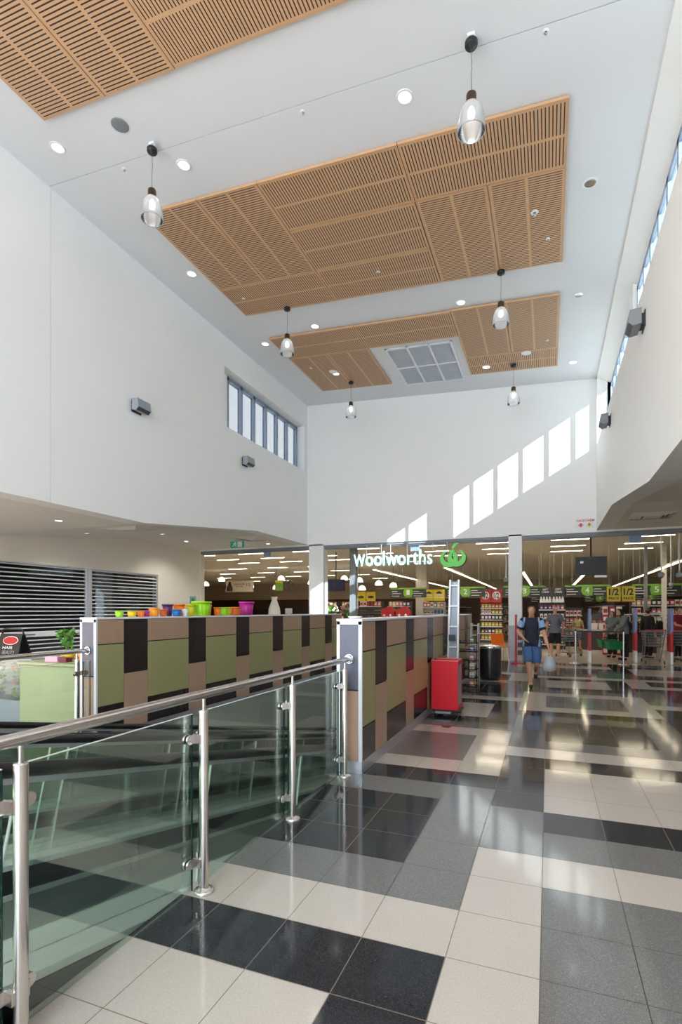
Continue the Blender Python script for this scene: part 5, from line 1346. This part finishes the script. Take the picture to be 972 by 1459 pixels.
for k, (z, cs) in enumerate(((.326,('white','purple','green','blue')), (.501,('red','white','pink','green')), (.691,('green','white','orange','blue')))):
    for q, c in enumerate(cs):
        o = bpy.data.objects.new('flower_posy', proto('packet', c)); nm = 'small %s wrapped posy in the glass case, %s shelf, %s from left' % (c, ('bottom','middle','top')[k], ORD[q])
        bpy.data.objects.remove(o)
        t = thing('flower_posy', nm, 'posy', (-7.68+q*.29, 5.35, z+.001), 0, 'wrapped posies in the glass case')
        b = MB(); b.lathe([(0,0),(.03,0),(.06,.07),(.0,.07)], n=12); b.build('wrap', PM[c], t)
        b = MB(); leaves(b, (0,0,.09), .055, 26, 0, .03); 
        for w_ in range(6): b.ball((.04*math.cos(w_), .04*math.sin(w_), .11+.01*(w_ % 2)), .016, 8, 1)
        b.build('blooms', [M['leaf'], PM[cs[(q+1) % 4]]], t)
# A-frame sign standing on the case
t = thing('a_frame_sign', 'small black A-frame chalk sign with red oval badge', 'a-frame sign', (-7.13, 5.33, .906))
b = MB(); b.hexa([(-.25,-.12,0),(.25,-.12,0),(.25,-.105,0),(-.25,-.105,0),(-.215,-.02,.33),(.215,-.02,.33),(.215,-.005,.33),(-.215,-.005,.33)]); b.build('front_board', M['black'], t)
b = MB(); b.hexa([(-.25,.105,0),(.25,.105,0),(.25,.12,0),(-.25,.12,0),(-.215,.005,.33),(.215,.005,.33),(.215,.02,.33),(-.215,.02,.33)]); b.build('rear_board', M['black'], t)
b = MB(); b.tube([(-.215,0,.32),(-.20,0,.385),(-.17,0,.395),(.17,0,.395),(.20,0,.385),(.215,0,.32)], .012, 8); b.build('carry_handle', M['black'], t)
def tilt(o):
    for v in o.data.vertices:
        z = v.co.z; v.co.y += -.12+.10*z/.33
    return o
b = MB(); b.prism([(.15*math.cos(2*PI*k/32)+.02, .235+.06*math.sin(2*PI*k/32)) for k in range(32)], 'y', -.003, -.0005); ov = tilt(b.build('oval_badge', M['white'], t))
b = MB(); b.prism([(.14*math.cos(2*PI*k/32)+.02, .235+.052*math.sin(2*PI*k/32)) for k in range(32)], 'y', -.005, -.003); tilt(b.build('badge_red', M['promo_red'], ov))
tilt(lettering('HAIR', 'lettering', M['white'], t, -.10, .10, .115, .155, -.001, .002)); tilt(lettering('BEAUTY', 'lettering', M['light_grey'], t, -.08, .16, .045, .095, -.001, .002))
# things on the green counter
t = thing('potted_plant', 'leafy green plant in a low yellow pot on the green counter', 'potted plant', (-6.08, 5.33, .901))
b = MB(); b.lathe([(0,0),(.07,0),(.09,.08),(.08,.08),(.06,.01),(0,.01)], n=20); b.build('pot', PMAT['yellow'], t)
b = MB()
for k in range(5): b.tube([(0,0,.03),(.02*math.cos(k*1.3),.02*math.sin(k*1.3),.18),(.10*math.cos(k*1.3),.10*math.sin(k*1.3),.36)], .006, 6)
b.build('stem', M['leaf'], t)
b = MB(); leaves(b, (0,0,.24), .10, 50, 0, .045, 1.4); leaves(b, (-.02,0,.36), .15, 45, 0, .05, .35); b.build('foliage', M['leaf'], t)
t = thing('orange_bucket', 'orange tub with dark mark at the end of the green counter', 'tub', (-5.72, 5.30, .901))
b = MB(); b.lathe([(0,0),(.11,0),(.135,.12),(.125,.12),(.10,.008),(0,.008)], n=24); b.build('body', PMAT['amber'], t)
b = MB(); b.box(-.004,.004,-.128,-.120,.04,.10); b.build('mark', M['black'], t)
t = thing('yellow_tub', 'small yellow tub behind the orange tub on the counter', 'tub', (-5.93, 5.45, .901))
b = MB(); b.lathe([(0,0),(.07,0),(.085,.10),(.075,.10),(.06,.008),(0,.008)], n=22); b.build('body', PMAT['yellow'], t)
t = thing('pink_box', 'flat pale pink box on the green counter', 'box', (-5.98, 5.05, .901))
b = MB(); b.bbox(-.11,.11,-.06,.06,0,.055,.004); b.build('box', mat('pale_pink', (214,170,190), 0.5, var=0.04), t); b = MB(); b.bbox(-.113,.113,-.063,.063,.055,.072,.004); b.build('lid', mat('pink_lid', (220,180,198), 0.5, var=0.03), t)
t = thing('plum_box', 'small plum coloured box beside the pale pink one', 'box', (-5.79, 5.05, .901))
b = MB(); b.bbox(-.06,.06,-.05,.05,0,.045,.004); b.build('box', mat('plum', (112,40,56), 0.5, var=0.05), t); b = MB(); b.bbox(-.063,.063,-.053,.053,.045,.058,.003); b.build('lid', mat('plum_lid', (126,50,64), 0.5, var=0.05), t)

# ------------------------------------------------------------------ roller shutters in the side wall
b = MB(); b.box(XS-2.2, XS-2.1, SH0, SH1, 0, 3.2); b.box(XS-2.2, XS-0.25, SH0-.1, SH0, 0, 3.2); b.box(XS-2.2, XS-.25, SH1, SH1+.1, 0, 3.2); b.box(XS-2.2, XS-.25, SH0, SH1, 3.0, 3.1)
struct(b, 'wall_kiosk_rear', M['brown'])
for y0, y1, lab in ((SH0, SHM-.07, 'long see-through roller shutter with pale rods in the side wall'), (SHM+.07, SH1, 'shorter see-through roller shutter beside the blank wall end')):
    t = thing('roller_shutter', lab, 'roller shutter', (XS-.06, y0, 0)); L = y1-y0
    b = MB(); b.box(-.004, .004, .03, L-.03, .02, SHZ-.02); b.build('clear_curtain', M['window_glass'], t)
    b = MB(); z = .10
    while z < SHZ-.05: b.cyl((.008,.03,z),(.008,L-.03,z),.0175,n=8); z += .1115
    b.build('rods', M['alu_white'], t)
    b = MB(); b.box(-.03,.03,0,.05,0,SHZ); b.box(-.03,.03,L-.05,L,0,SHZ); b.box(-.03,.05,0,L,SHZ-.03,SHZ); b.build('guide_frame', M['alu'], t)
    b = MB(); b.bbox(.0,.04,.05,L-.05,.86,.99,.006); b.build('lock_rail', M['alu_white'], t)
    b = MB(); b.box(.04,.05,L*.78-.16,L*.78+.16,.91,.935); b.build('lock_handle', M['black'], t)
b = MB(); b.box(XS-.14, XS+.03, SHM-.07, SHM+.07, 0, SHZ+.01); struct(b, 'trim_3', M['alu'])

# ------------------------------------------------------------------ people
M['skin'] = mat('skin', (206,150,122), 0.55, var=0.05, scale=6)
def skinned(name, pts, edges, m, parent, root=0, lv=2):
    """one continuous surface grown round a skeleton: pts = [(xyz, radius)]"""
    me = bpy.data.meshes.new(name); me.from_pydata([p for p, r in pts], edges, []); me.materials.append(m)
    o = bpy.data.objects.new(name, me); COL.objects.link(o)
    sk = o.modifiers.new('skin', 'SKIN'); sk.use_smooth_shade = True; sk.branch_smoothing = 0.8
    for d, (p, r) in zip(me.skin_vertices[0].data, pts):
        rr = r if isinstance(r, tuple) else (r, r); d.radius = rr
    me.skin_vertices[0].data[root].use_root = True
    sub = o.modifiers.new('sub', 'SUBSURF'); sub.levels = lv; sub.render_levels = lv
    dg = bpy.context.evaluated_depsgraph_get(); dg.update()
    m2 = bpy.data.meshes.new_from_object(o.evaluated_get(dg)); m2.name = name
    o.modifiers.clear(); o.data = m2; bpy.data.meshes.remove(me)
    for p in m2.polygons: p.use_smooth = True
    if not m2.materials: m2.materials.append(m)
    o.parent = parent
    return o
def V(*a): return Vector(a)
from mathutils.bvhtree import BVHTree
import numpy as np
def person(label, loc, rz, H, top, bottom, hairm, shoe, pose=None, sleeves='short', legs='shorts', hair='short', build_=1.0, stripe=None, skin=None):
    """facing -Y; joints in metres for a 1.75 m figure"""
    J = dict(pel=V(0,0,.95), sp=V(0,-.01,1.12), ch=V(0,0,1.32), nk=V(0,.015,1.48), hd=V(0,-.01,1.60),
             shL=V(.165,.01,1.42), elL=V(.235,.03,1.14), wrL=V(.25,-.03,.90), shR=V(-.165,.01,1.42), elR=V(-.235,.03,1.14), wrR=V(-.25,-.03,.90),
             hpL=V(.095,0,.90), knL=V(.10,-.01,.50), anL=V(.10,.03,.09), hpR=V(-.095,0,.90), knR=V(-.10,-.01,.50), anR=V(-.10,.03,.09), toeL=None, toeR=None)
    for k, v in (pose or {}).items(): J[k] = V(*v)
    sk = skin or M['skin']; B = build_
    t = thing('person', label, 'person', loc, rz); t.scale = (H/1.75,)*3
    for s in 'LR':
        if J['toe'+s] is None: J['toe'+s] = J['an'+s]+V(0.0,-.15,-.055)
    pts = []; idx = {}; E = []; bones = []
    def add(k, p, r, par=None, grp=None):
        idx[k] = len(pts); pts.append((tuple(p), r))
        if par is not None:
            E.append((idx[par], idx[k])); q = pts[idx[par]]
            rr = lambda z: z if isinstance(z, float) else z[0]
            bones.append((grp or 'torso', V(*q[0]), V(*p), rr(q[1]), rr(r)))
    add('pel', J['pel'], .135*B); add('sp', J['sp'], .122*B, 'pel'); add('ch', J['ch']+V(0,0,-.05), .142*B, 'sp'); add('uc', J['ch'].lerp(J['nk'],.42), .118*B, 'ch'); add('nk', J['nk']+V(0,.008,-.022), .056, 'uc', 'neck'); add('nt', J['nk'].lerp(J['hd'],.25)+V(0,.010,0), .052, 'nk', 'neck')
    add('jaw', J['hd']+V(0,-.026,-.050), .062, 'nt', 'head'); add('hd', J['hd']+V(0,.0,.015), .088, 'jaw', 'head'); add('cr', J['hd']+V(0,.012,.085), .076, 'hd', 'head')
    for s, sg in (('L',1),('R',-1)):
        add('sh'+s, J['sh'+s], .068*B, 'uc', 'shoulder'); add('ua'+s, J['sh'+s].lerp(J['el'+s],.5), .052*B, 'sh'+s, 'ua'+s); add('el'+s, J['el'+s], .042*B, 'ua'+s, 'ub'+s); add('fa'+s, J['el'+s].lerp(J['wr'+s],.4), .041*B, 'el'+s, 'fa'+s); add('wr'+s, J['wr'+s], .027, 'fa'+s, 'fb'+s)
        d = (J['wr'+s]-J['el'+s]).normalized(); side = d.cross(V(0,1,0)).normalized() if abs(d.y) < .9 else V(1,0,0)
        acr = d.cross(side).normalized()            # across the palm
        pm = J['wr'+s]+d*.055; add('pm'+s, pm, (.036,.022), 'wr'+s, 'hand')
        for q, (off, ln) in enumerate(((-.030,.070),(-.010,.082),(.011,.076),(.030,.060))):
            a = pm+d*.045+acr*off; c = a+d*ln*.5+side*sg*-.008; e_ = a+d*ln+side*sg*-.028
            add('f%d%s' % (q,s), a, .011, 'pm'+s, 'hand'); add('g%d%s' % (q,s), c, .0095, 'f%d%s' % (q,s), 'hand'); add('h%d%s' % (q,s), e_, .008, 'g%d%s' % (q,s), 'hand')
        a = pm-d*.010-acr*.042; add('t0'+s, a, .012, 'pm'+s, 'hand'); add('t1'+s, a+d*.042-acr*.018, .0095, 't0'+s, 'hand')
        add('hp'+s, J['hp'+s], .108*B, 'pel', 'hip'); add('th'+s, J['hp'+s].lerp(J['kn'+s],.5), .083*B, 'hp'+s, 'thigh'+s); add('kn'+s, J['kn'+s], .058*B, 'th'+s, 'thigh'+s); add('cf'+s, J['kn'+s].lerp(J['an'+s],.35)+V(0,.015,0), .056*B, 'kn'+s, 'shin'+s); add('an'+s, J['an'+s], .036, 'cf'+s, 'shin'+s); add('toe'+s, J['toe'+s], .026, 'an'+s, 'foot')
    body = skinned('body', pts, E, sk, t, 0, 3 if stripe else 2)
    nA = np.array([q[1][:] for q in bones]); nD = np.array([q[2][:] for q in bones])-nA; nL = np.maximum(1e-9, (nD**2).sum(1))
    nR = np.array([q[3] for q in bones]); nS = np.array([q[4] for q in bones])-nR
    def bones_of(P):
        P = np.asarray(P, float); out = np.zeros(len(P), int)
        for i in range(0, len(P), 4000):
            d = P[i:i+4000, None, :]-nA[None]; f = np.clip((d*nD[None]).sum(2)/nL[None], 0, 1)
            out[i:i+4000] = (np.sqrt(((d-nD[None]*f[..., None])**2).sum(2))-(nR+nS*f)).argmin(1)
        return out
    # flatten the trunk front to back, narrow the head
    cls = bones_of([v.co[:] for v in body.data.vertices])
    for v, ci in zip(body.data.vertices, cls):
        g = bones[ci][0]
        if g in ('torso','hip') and v.co.z > J['hpL'].z-.05:
            ax = J['pel'].lerp(J['ch'], max(0, min(1, (v.co.z-J['pel'].z)/(J['ch'].z-J['pel'].z))))
            v.co.y = ax.y+(v.co.y-ax.y)*.84; v.co.x = ax.x+(v.co.x-ax.x)*1.06
        elif g == 'head':
            k = min(1, max(0, (v.co.z-J['nk'].z-.01)/.05))
            v.co.x = J['hd'].x+(v.co.x-J['hd'].x)*(1-.10*k); v.co.y = J['hd'].y+(v.co.y-J['hd'].y)*(1+.10*k)
    body.data.update()
    tree = BVHTree.FromPolygons([v.co[:] for v in body.data.vertices], [p.vertices[:] for p in body.data.polygons])
    def garment(name, keep, cuts, off, m, mats=None, pick=None):
        bm = bmesh.new(); bm.from_mesh(body.data); ly = bm.faces.layers.int.new('bone')
        for f, ci in zip(bm.faces, bones_of([f.calc_center_median()[:] for f in bm.faces])): f[ly] = int(ci)
        G = lambda f: bones[f[ly]][0]
        for co, no, flt in cuts:
            fs = [f for f in bm.faces if flt(G(f), 0, None)]
            geo = fs+list({e for f in fs for e in f.edges})+list({v for f in fs for v in f.verts})
            bmesh.ops.bisect_plane(bm, geom=geo, dist=1e-5, plane_co=co, plane_no=no)
        bmesh.ops.delete(bm, geom=[f for f in bm.faces if not keep(G(f), 0, f.calc_center_median())], context='FACES')
        bmesh.ops.delete(bm, geom=[v for v in bm.verts if not v.link_faces], context='VERTS')
        for f in bm.faces: f.material_index = pick(G(f), 0, f.calc_center_median()) if pick else 0
        bm.normal_update()
        base = {v: (v.co.copy(), v.normal.copy()) for v in bm.verts}
        for v in bm.verts: v.co = base[v][0]+base[v][1]*(off(v.co) if callable(off) else off)
        # turn the open hems inwards so the cloth has a visible thickness
        be = [e for e in bm.edges if e.is_boundary]; hemm = 0
        r = bmesh.ops.extrude_edge_only(bm, edges=be)
        for v in [q for q in r['geom'] if isinstance(q, bmesh.types.BMVert)]:
            nb = [e.other_vert(v) for e in v.link_edges if e.other_vert(v) in base]
            if nb: v.co = base[nb[0]][0]+base[nb[0]][1]*.001
        me = bpy.data.meshes.new(name); bm.to_mesh(me); bm.free()
        for q in [m]+list(mats or []): me.materials.append(q)
        for p in me.polygons: p.use_smooth = True
        o = bpy.data.objects.new(name, me); COL.objects.link(o); o.parent = t
        return o
    UP = V(0,0,1); hem = J['pel'].z-.09; waist = J['pel'].z+.05; neckp = J['ch'].lerp(J['nk'], .90)
    arms = lambda s: (J['el'+s]-J['sh'+s]).normalized(); fore = lambda s: (J['wr'+s]-J['el'+s]).normalized()
    trunk = ('torso','shoulder','hip','thighL','thighR','neck')
    cuts = [(V(0,0,hem), UP, lambda g, f, c: g in trunk), (neckp, (J['nk']-J['ch']).normalized(), lambda g, f, c: g in ('neck','head','torso','shoulder'))]
    for s in 'LR':
        if sleeves == 'short': cuts.append((J['sh'+s].lerp(J['el'+s],.72), arms(s), lambda g, f, c, s=s: g in ('ua'+s,'ub'+s)))
        else: cuts.append((J['el'+s].lerp(J['wr'+s],.90), fore(s), lambda g, f, c, s=s: g == 'fb'+s))
    def keep_top(g, f, c):
        if g in ('neck','head'): return (c-neckp).dot((J['nk']-J['ch']).normalized()) < 0
        if g in ('torso','shoulder','hip','thighL','thighR'): return c.z > hem and (c-neckp).dot((J['nk']-J['ch']).normalized()) < 0
        if g[:2] in ('ua','ub','fa','fb') and len(g) == 3:
            s = g[2]
            if sleeves == 'short': return g[:2] in ('ua','ub') and (c-J['sh'+s].lerp(J['el'+s],.72)).dot(arms(s)) < 0
            return (c-J['el'+s].lerp(J['wr'+s],.90)).dot(fore(s)) < 0
        return False
    pick = None
    if stripe:
        for x in (-.155,-.125,.125,.155): cuts.append((V(J['ch'].x+x,0,0), V(1,0,0), lambda g, f, c: g in ('torso','shoulder','hip')))
        for s in 'LR':
            for q in (.10,.55): cuts.append((J['sh'+s].lerp(J['el'+s],q), arms(s), lambda g, f, c, s=s: g in ('ua'+s,'ub'+s,'shoulder')))
        def pick(g, f, c):
            if g[:2] in ('ua','ub'):
                s = g[2]; q = (c-J['sh'+s]).dot(arms(s))/(J['el'+s]-J['sh'+s]).length
                return 1 if .10 < q < .55 else 0
            ax = abs(c.x-J['ch'].x)
            if g in ('torso','shoulder','hip','thighL','thighR') and .125 < ax < .155: return 1
            return 0
    garment('shirt', keep_top, cuts, lambda c: .016+.010*max(0, min(1, (J['ch'].z-c.z)/.3)) if c.z < J['ch'].z else .014, top, stripe, pick)
    cuts = [(V(0,0,waist), UP, lambda g, f, c: g in trunk)]
    for s in 'LR':
        if legs == 'shorts': cuts.append((J['hp'+s].lerp(J['kn'+s],.93), (J['kn'+s]-J['hp'+s]).normalized(), lambda g, f, c, s=s: g in ('thigh'+s,'shin'+s)))
        else: cuts.append((J['kn'+s].lerp(J['an'+s],.93), (J['an'+s]-J['kn'+s]).normalized(), lambda g, f, c, s=s: g in ('shin'+s,'foot')))
    def keep_bot(g, f, c):
        if g in ('torso','hip'): return c.z < waist
        if g[:5] == 'thigh' or g[:4] == 'shin':
            s = g[-1]
            if legs == 'shorts': return (c-J['hp'+s].lerp(J['kn'+s],.93)).dot((J['kn'+s]-J['hp'+s]).normalized()) < 0
            return (c-J['kn'+s].lerp(J['an'+s],.93)).dot((J['an'+s]-J['kn'+s]).normalized()) < 0
        return False
    garment('shorts' if legs == 'shorts' else 'trousers', keep_bot, cuts, lambda c: .010+.018*max(0, min(1, (J['hpL'].z-c.z)/.35)), bottom)
    for s in 'LR':
        skinned('shoe', [(tuple(J['an'+s]+V(0,.025,-.035)), .046), (tuple(J['an'+s].lerp(J['toe'+s],.5)+V(0,0,-.015)), .044), (tuple(J['toe'+s]+V(0,-.02,.0)), .036)], [(0,1),(1,2)], shoe, t, 1, 2)
    # hair grown from the scalp
    h = J['hd']
    def scalp(low, front):
        def keep(g, f, c):
            if g not in ('head','neck'): return False
            d = c-h
            line = front if d.y < -.055 else (front+(low-front)*min(1, (d.y+.055)/.075))
            return d.z > line
        return keep
    if hair == 'cap':
        garment('cap', scalp(.035,.060), [(h+V(0,0,.05), UP, lambda g, f, c: g == 'head')], .014, hairm)
        b = MB(); ring = [(.085*math.cos(a), -.055-.115*math.sin(a), .062-.02*math.sin(a)) for a in [PI*k/12 for k in range(13)]]
        b.mesh([tuple(h+V(*q)) for q in ring]+[tuple(h+V(q[0], q[1], q[2]+.008)) for q in ring], [tuple(range(13)), tuple(range(25,12,-1))]+[(k,k+1,14+k,13+k) for k in range(12)]); b.build('brim', hairm, t)
    elif hair == 'short': garment('hair', scalp(-.055,.072), [], .014, hairm)
    else:
        garment('hair', scalp(-.09,.070), [], .018, hairm)
        skinned('hair_length', [(tuple(h+V(0,.075,-.19)), .060), (tuple(h+V(0,.075,-.09)), .078), (tuple(h+V(0,.050,.02)), .080)], [(0,1),(1,2)], hairm, t, 1, 2)
    def surf(x, z):
        q = tree.ray_cast(h+V(x,-.6,z), V(0,1,0)); return q[0] if q[0] is not None else h+V(x,-.08,z)
    for sx in (-1,1):
        p = surf(sx*.031, .022)
        b = MB(); b.ball(p+V(0,.006,0), .0105, 12); b.ball(p+V(0,-.0018,0), .0050, 8, 1); b.build('eye', [M['white'], M['black']], t)
        b = MB(); q = [surf(sx*x, z)+V(0,-.001,0) for x, z in ((.048,.042),(.032,.047),(.016,.043))]; b.tube(q, .0042, 6); b.build('eyebrow', hairm, t)
        r = tree.ray_cast(h+V(sx*.5,.012,.005), V(-sx,0,0)); e = r[0] if r[0] is not None else h+V(sx*.08,.01,0)
        b = MB(); vs = MB(); vs.ball((0,0,0), 1.0, 10); vs.v = [(e.x+sx*.004+x*.009, e.y+.004+y*.018, e.z+z*.030) for x, y, z in vs.v]; vs.build('ear', sk, t)
    p = surf(0, .018); q = surf(0, -.018)
    b = MB(); b.tube([p+V(0,.004,.0), p.lerp(q,.6)+V(0,-.010,0), q+V(0,-.016,.004), q+V(0,.004,-.006)], [.007,.010,.013,.009], 8); b.build('nose', sk, t)
    b = MB(); b.tube([surf(-.024,-.050)+V(0,.001,0), surf(0,-.047)+V(0,-.002,0), surf(.024,-.050)+V(0,.001,0)], [.003,.0062,.003], 6); b.build('mouth', M['lip'], t)
    return t, J
M['lip'] = mat('lips', (170,92,84), 0.5, var=0.03)
M['navy'] = mat('navy_polo', (26,28,46), 0.8, var=0.08); M['sky'] = mat('pale_blue_cloth', (142,170,206), 0.8, var=0.05)
M['denim'] = mat('blue_denim', (70,100,146), 0.85, var=0.18, scale=14); M['hair_brown'] = mat('brown_hair', (104,78,58), 0.7, var=0.2, scale=30); M['hair_dark'] = mat('dark_hair', (30,24,22), 0.6, var=0.2, scale=30); M['hair_grey'] = mat('grey_hair', (90,84,80), 0.7, var=0.2, scale=30)
M['grey_shirt'] = mat('grey_tee', (110,110,118), 0.85, var=0.05); M['cloth_black'] = mat('black_cloth', (28,26,28), 0.85, var=0.1); M['cardigan'] = mat('grey_cardigan', (112,116,114), 0.85, var=0.08); M['teal_top'] = mat('grey_green_top', (98,118,108), 0.85, var=0.15)
M['peach'] = mat('peach_top', (214,150,110), 0.85, var=0.1); M['blue_cloth'] = mat('royal_blue_cloth', (34,72,140), 0.85, var=0.08); M['khaki'] = mat('khaki_top', (150,140,90), 0.85, var=0.1); M['crimson'] = mat('crimson_tee', (140,36,50), 0.85, var=0.08); M['sandal'] = mat('dark_sandal', (64,50,42), 0.7, var=0.1); M['shirt_white'] = mat('pale_shoe', (196,190,184), 0.7, var=0.05)
# the man walking towards the viewer
man, MJ = person('man walking towards the viewer in navy polo shirt and denim shorts with a bag', (-0.315, 11.42, 0), 0.02, 1.71, M['navy'], M['denim'], M['hair_brown'], M['sandal'],
    dict(elR=(-.265,.06,1.15), wrR=(-.15,-.17,1.03), elL=(.25,-.02,1.12), wrL=(.31,-.12,.90),
         hpL=(.09,0,.92), knL=(.10,.00,.50), anL=(.08,.36,.30), toeL=(.08,.30,.16), hpR=(-.09,0,.92), knR=(-.055,-.10,.51), anR=(-.01,-.04,.085), toeR=(-.01,-.19,.03)), stripe=(M['sky'], M['sky']), build_=1.05)
bag_loc = Vector((-0.315, 11.42, 0))+Vector((.345,-.16,.74))*(1.71/1.75)
M['bag'] = mat('grey_plastic_bag', (176,180,188), 0.4, var=0.10, scale=10)
t = thing('carrier_bag', 'grey plastic carrier bag hanging from the walking man\'s hand', 'bag', (bag_loc.x, bag_loc.y, bag_loc.z-.36))
b = MB(); b.tube([(0,0,0.0),(0,0,.02),(.0,.0,.10),(0,0,.22),(0,0,.29)], [.06,.12,.135,.105,.05], 14); b.build('body', M['bag'], t)
b = MB(); b.tube([(-.04,0,.27),(-.02,0,.33),(0,0,.355),(.02,0,.33),(.04,0,.27)], .008, 6); b.build('handle', M['bag'], t)
person('man seen from behind in grey tee and dark shorts by the right pier', (0.20, 18.3, 0), PI-0.15, 1.73, M['grey_shirt'], M['cloth_black'], M['shirt_white'], M['shirt_white'], dict(elR=(-.25,-.05,1.16), wrR=(-.22,-.22,1.02)), hair='cap', build_=1.1)
person('child in khaki top and blue skirt seen from behind beyond the queue belt', (1.08, 22.7, 0), PI, 1.42, M['khaki'], M['blue_cloth'], M['hair_brown'], M['promo_red'])
person('woman with dark hair in peach top standing behind the left security gate', (1.75, 23.4, 0), PI+.2, 1.62, M['peach'], M['cloth_black'], M['hair_dark'], M['cloth_black'], legs='trousers', hair='long')
wm, WJ = person('dark haired woman in grey cardigan and black trousers carrying green baskets', (2.22, 18.75, 0), -PI/2+.35, 1.70, M['cardigan'], M['cloth_black'], M['hair_dark'], M['cloth_black'], dict(sp=(0,.02,1.12), ch=(0,-.03,1.31), nk=(0,-.08,1.46), hd=(0,-.14,1.57), shL=(.17,-.05,1.40), shR=(-.17,-.05,1.40), elR=(-.24,-.20,1.16), wrR=(-.25,-.44,1.00), elL=(.25,-.18,1.15), wrL=(.25,-.42,.97)), sleeves='long', legs='trousers', hair='long', build_=1.12)
person('woman in grey green top facing the woman with baskets', (1.98, 19.7, 0), -.6, 1.60, M['teal_top'], M['cloth_black'], M['hair_grey'], M['cloth_black'], sleeves='short', legs='trousers', hair='long', build_=1.08)
person('person in crimson tee behind the trolley at the right edge', (3.85, 19.5, 0), .5, 1.72, M['crimson'], M['cloth_black'], M['hair_dark'], M['cloth_black'], dict(elR=(-.22,-.12,1.14), wrR=(-.10,-.30,1.10)), legs='trousers')
person('staff member in dark clothes standing beside the bag rail', (3.02, 19.6, 0), 2.2, 1.66, M['cloth_black'], M['cloth_black'], M['hair_dark'], M['cloth_black'], sleeves='long', legs='trousers')
# green shopping baskets held low by the woman
M['basket_green'] = mat('basket_green', (12,116,64), 0.4, var=0.05)
for k, (x, z, rz, lab) in enumerate(((1.98, .36, .5, 'green shopping basket held by the woman in the grey cardigan, nearer'), (1.74, .30, .2, 'green shopping basket hanging lower, left of the other'))):
    hp = WJ['wrL' if k == 0 else 'wrR']+V(0,0,-.085); hw = wm.matrix_basis @ hp
    t = thing('shopping_basket', lab, 'basket', (hw.x, hw.y, hw.z-.50), .35)
    b = MB(); q = [(-.20,-.13,0),(.20,-.13,0),(.20,.13,0),(-.20,.13,0)]; u = [(-.24,-.17,.24),(.24,-.17,.24),(.24,.17,.24),(-.24,.17,.24)]; qi = [(x_*.95,y_*.95,z_+.006) for x_,y_,z_ in q]; ui = [(x_*.96,y_*.96,z_) for x_,y_,z_ in u]
    b.mesh(q+u+qi+ui, [(0,1,2,3),(0,1,5,4),(1,2,6,5),(2,3,7,6),(3,0,4,7),(8,9,10,11),(8,9,13,12),(9,10,14,13),(10,11,15,14),(11,8,12,15),(4,5,13,12),(5,6,14,13),(6,7,15,14),(7,4,12,15)])
    b.build('tub', M['basket_green'], t)
    b = MB(); b.tube([u[0],u[1],u[2],u[3]], .012, 6, closed=True); b.build('rim', M['basket_green'], t)
    b = MB(); b.tube([(-.02,-.17,.24),(-.02,-.10,.42),(0,0,.50),(.02,.10,.42),(.02,.17,.24)], .009, 6); b.build('handle', M['black'], t)
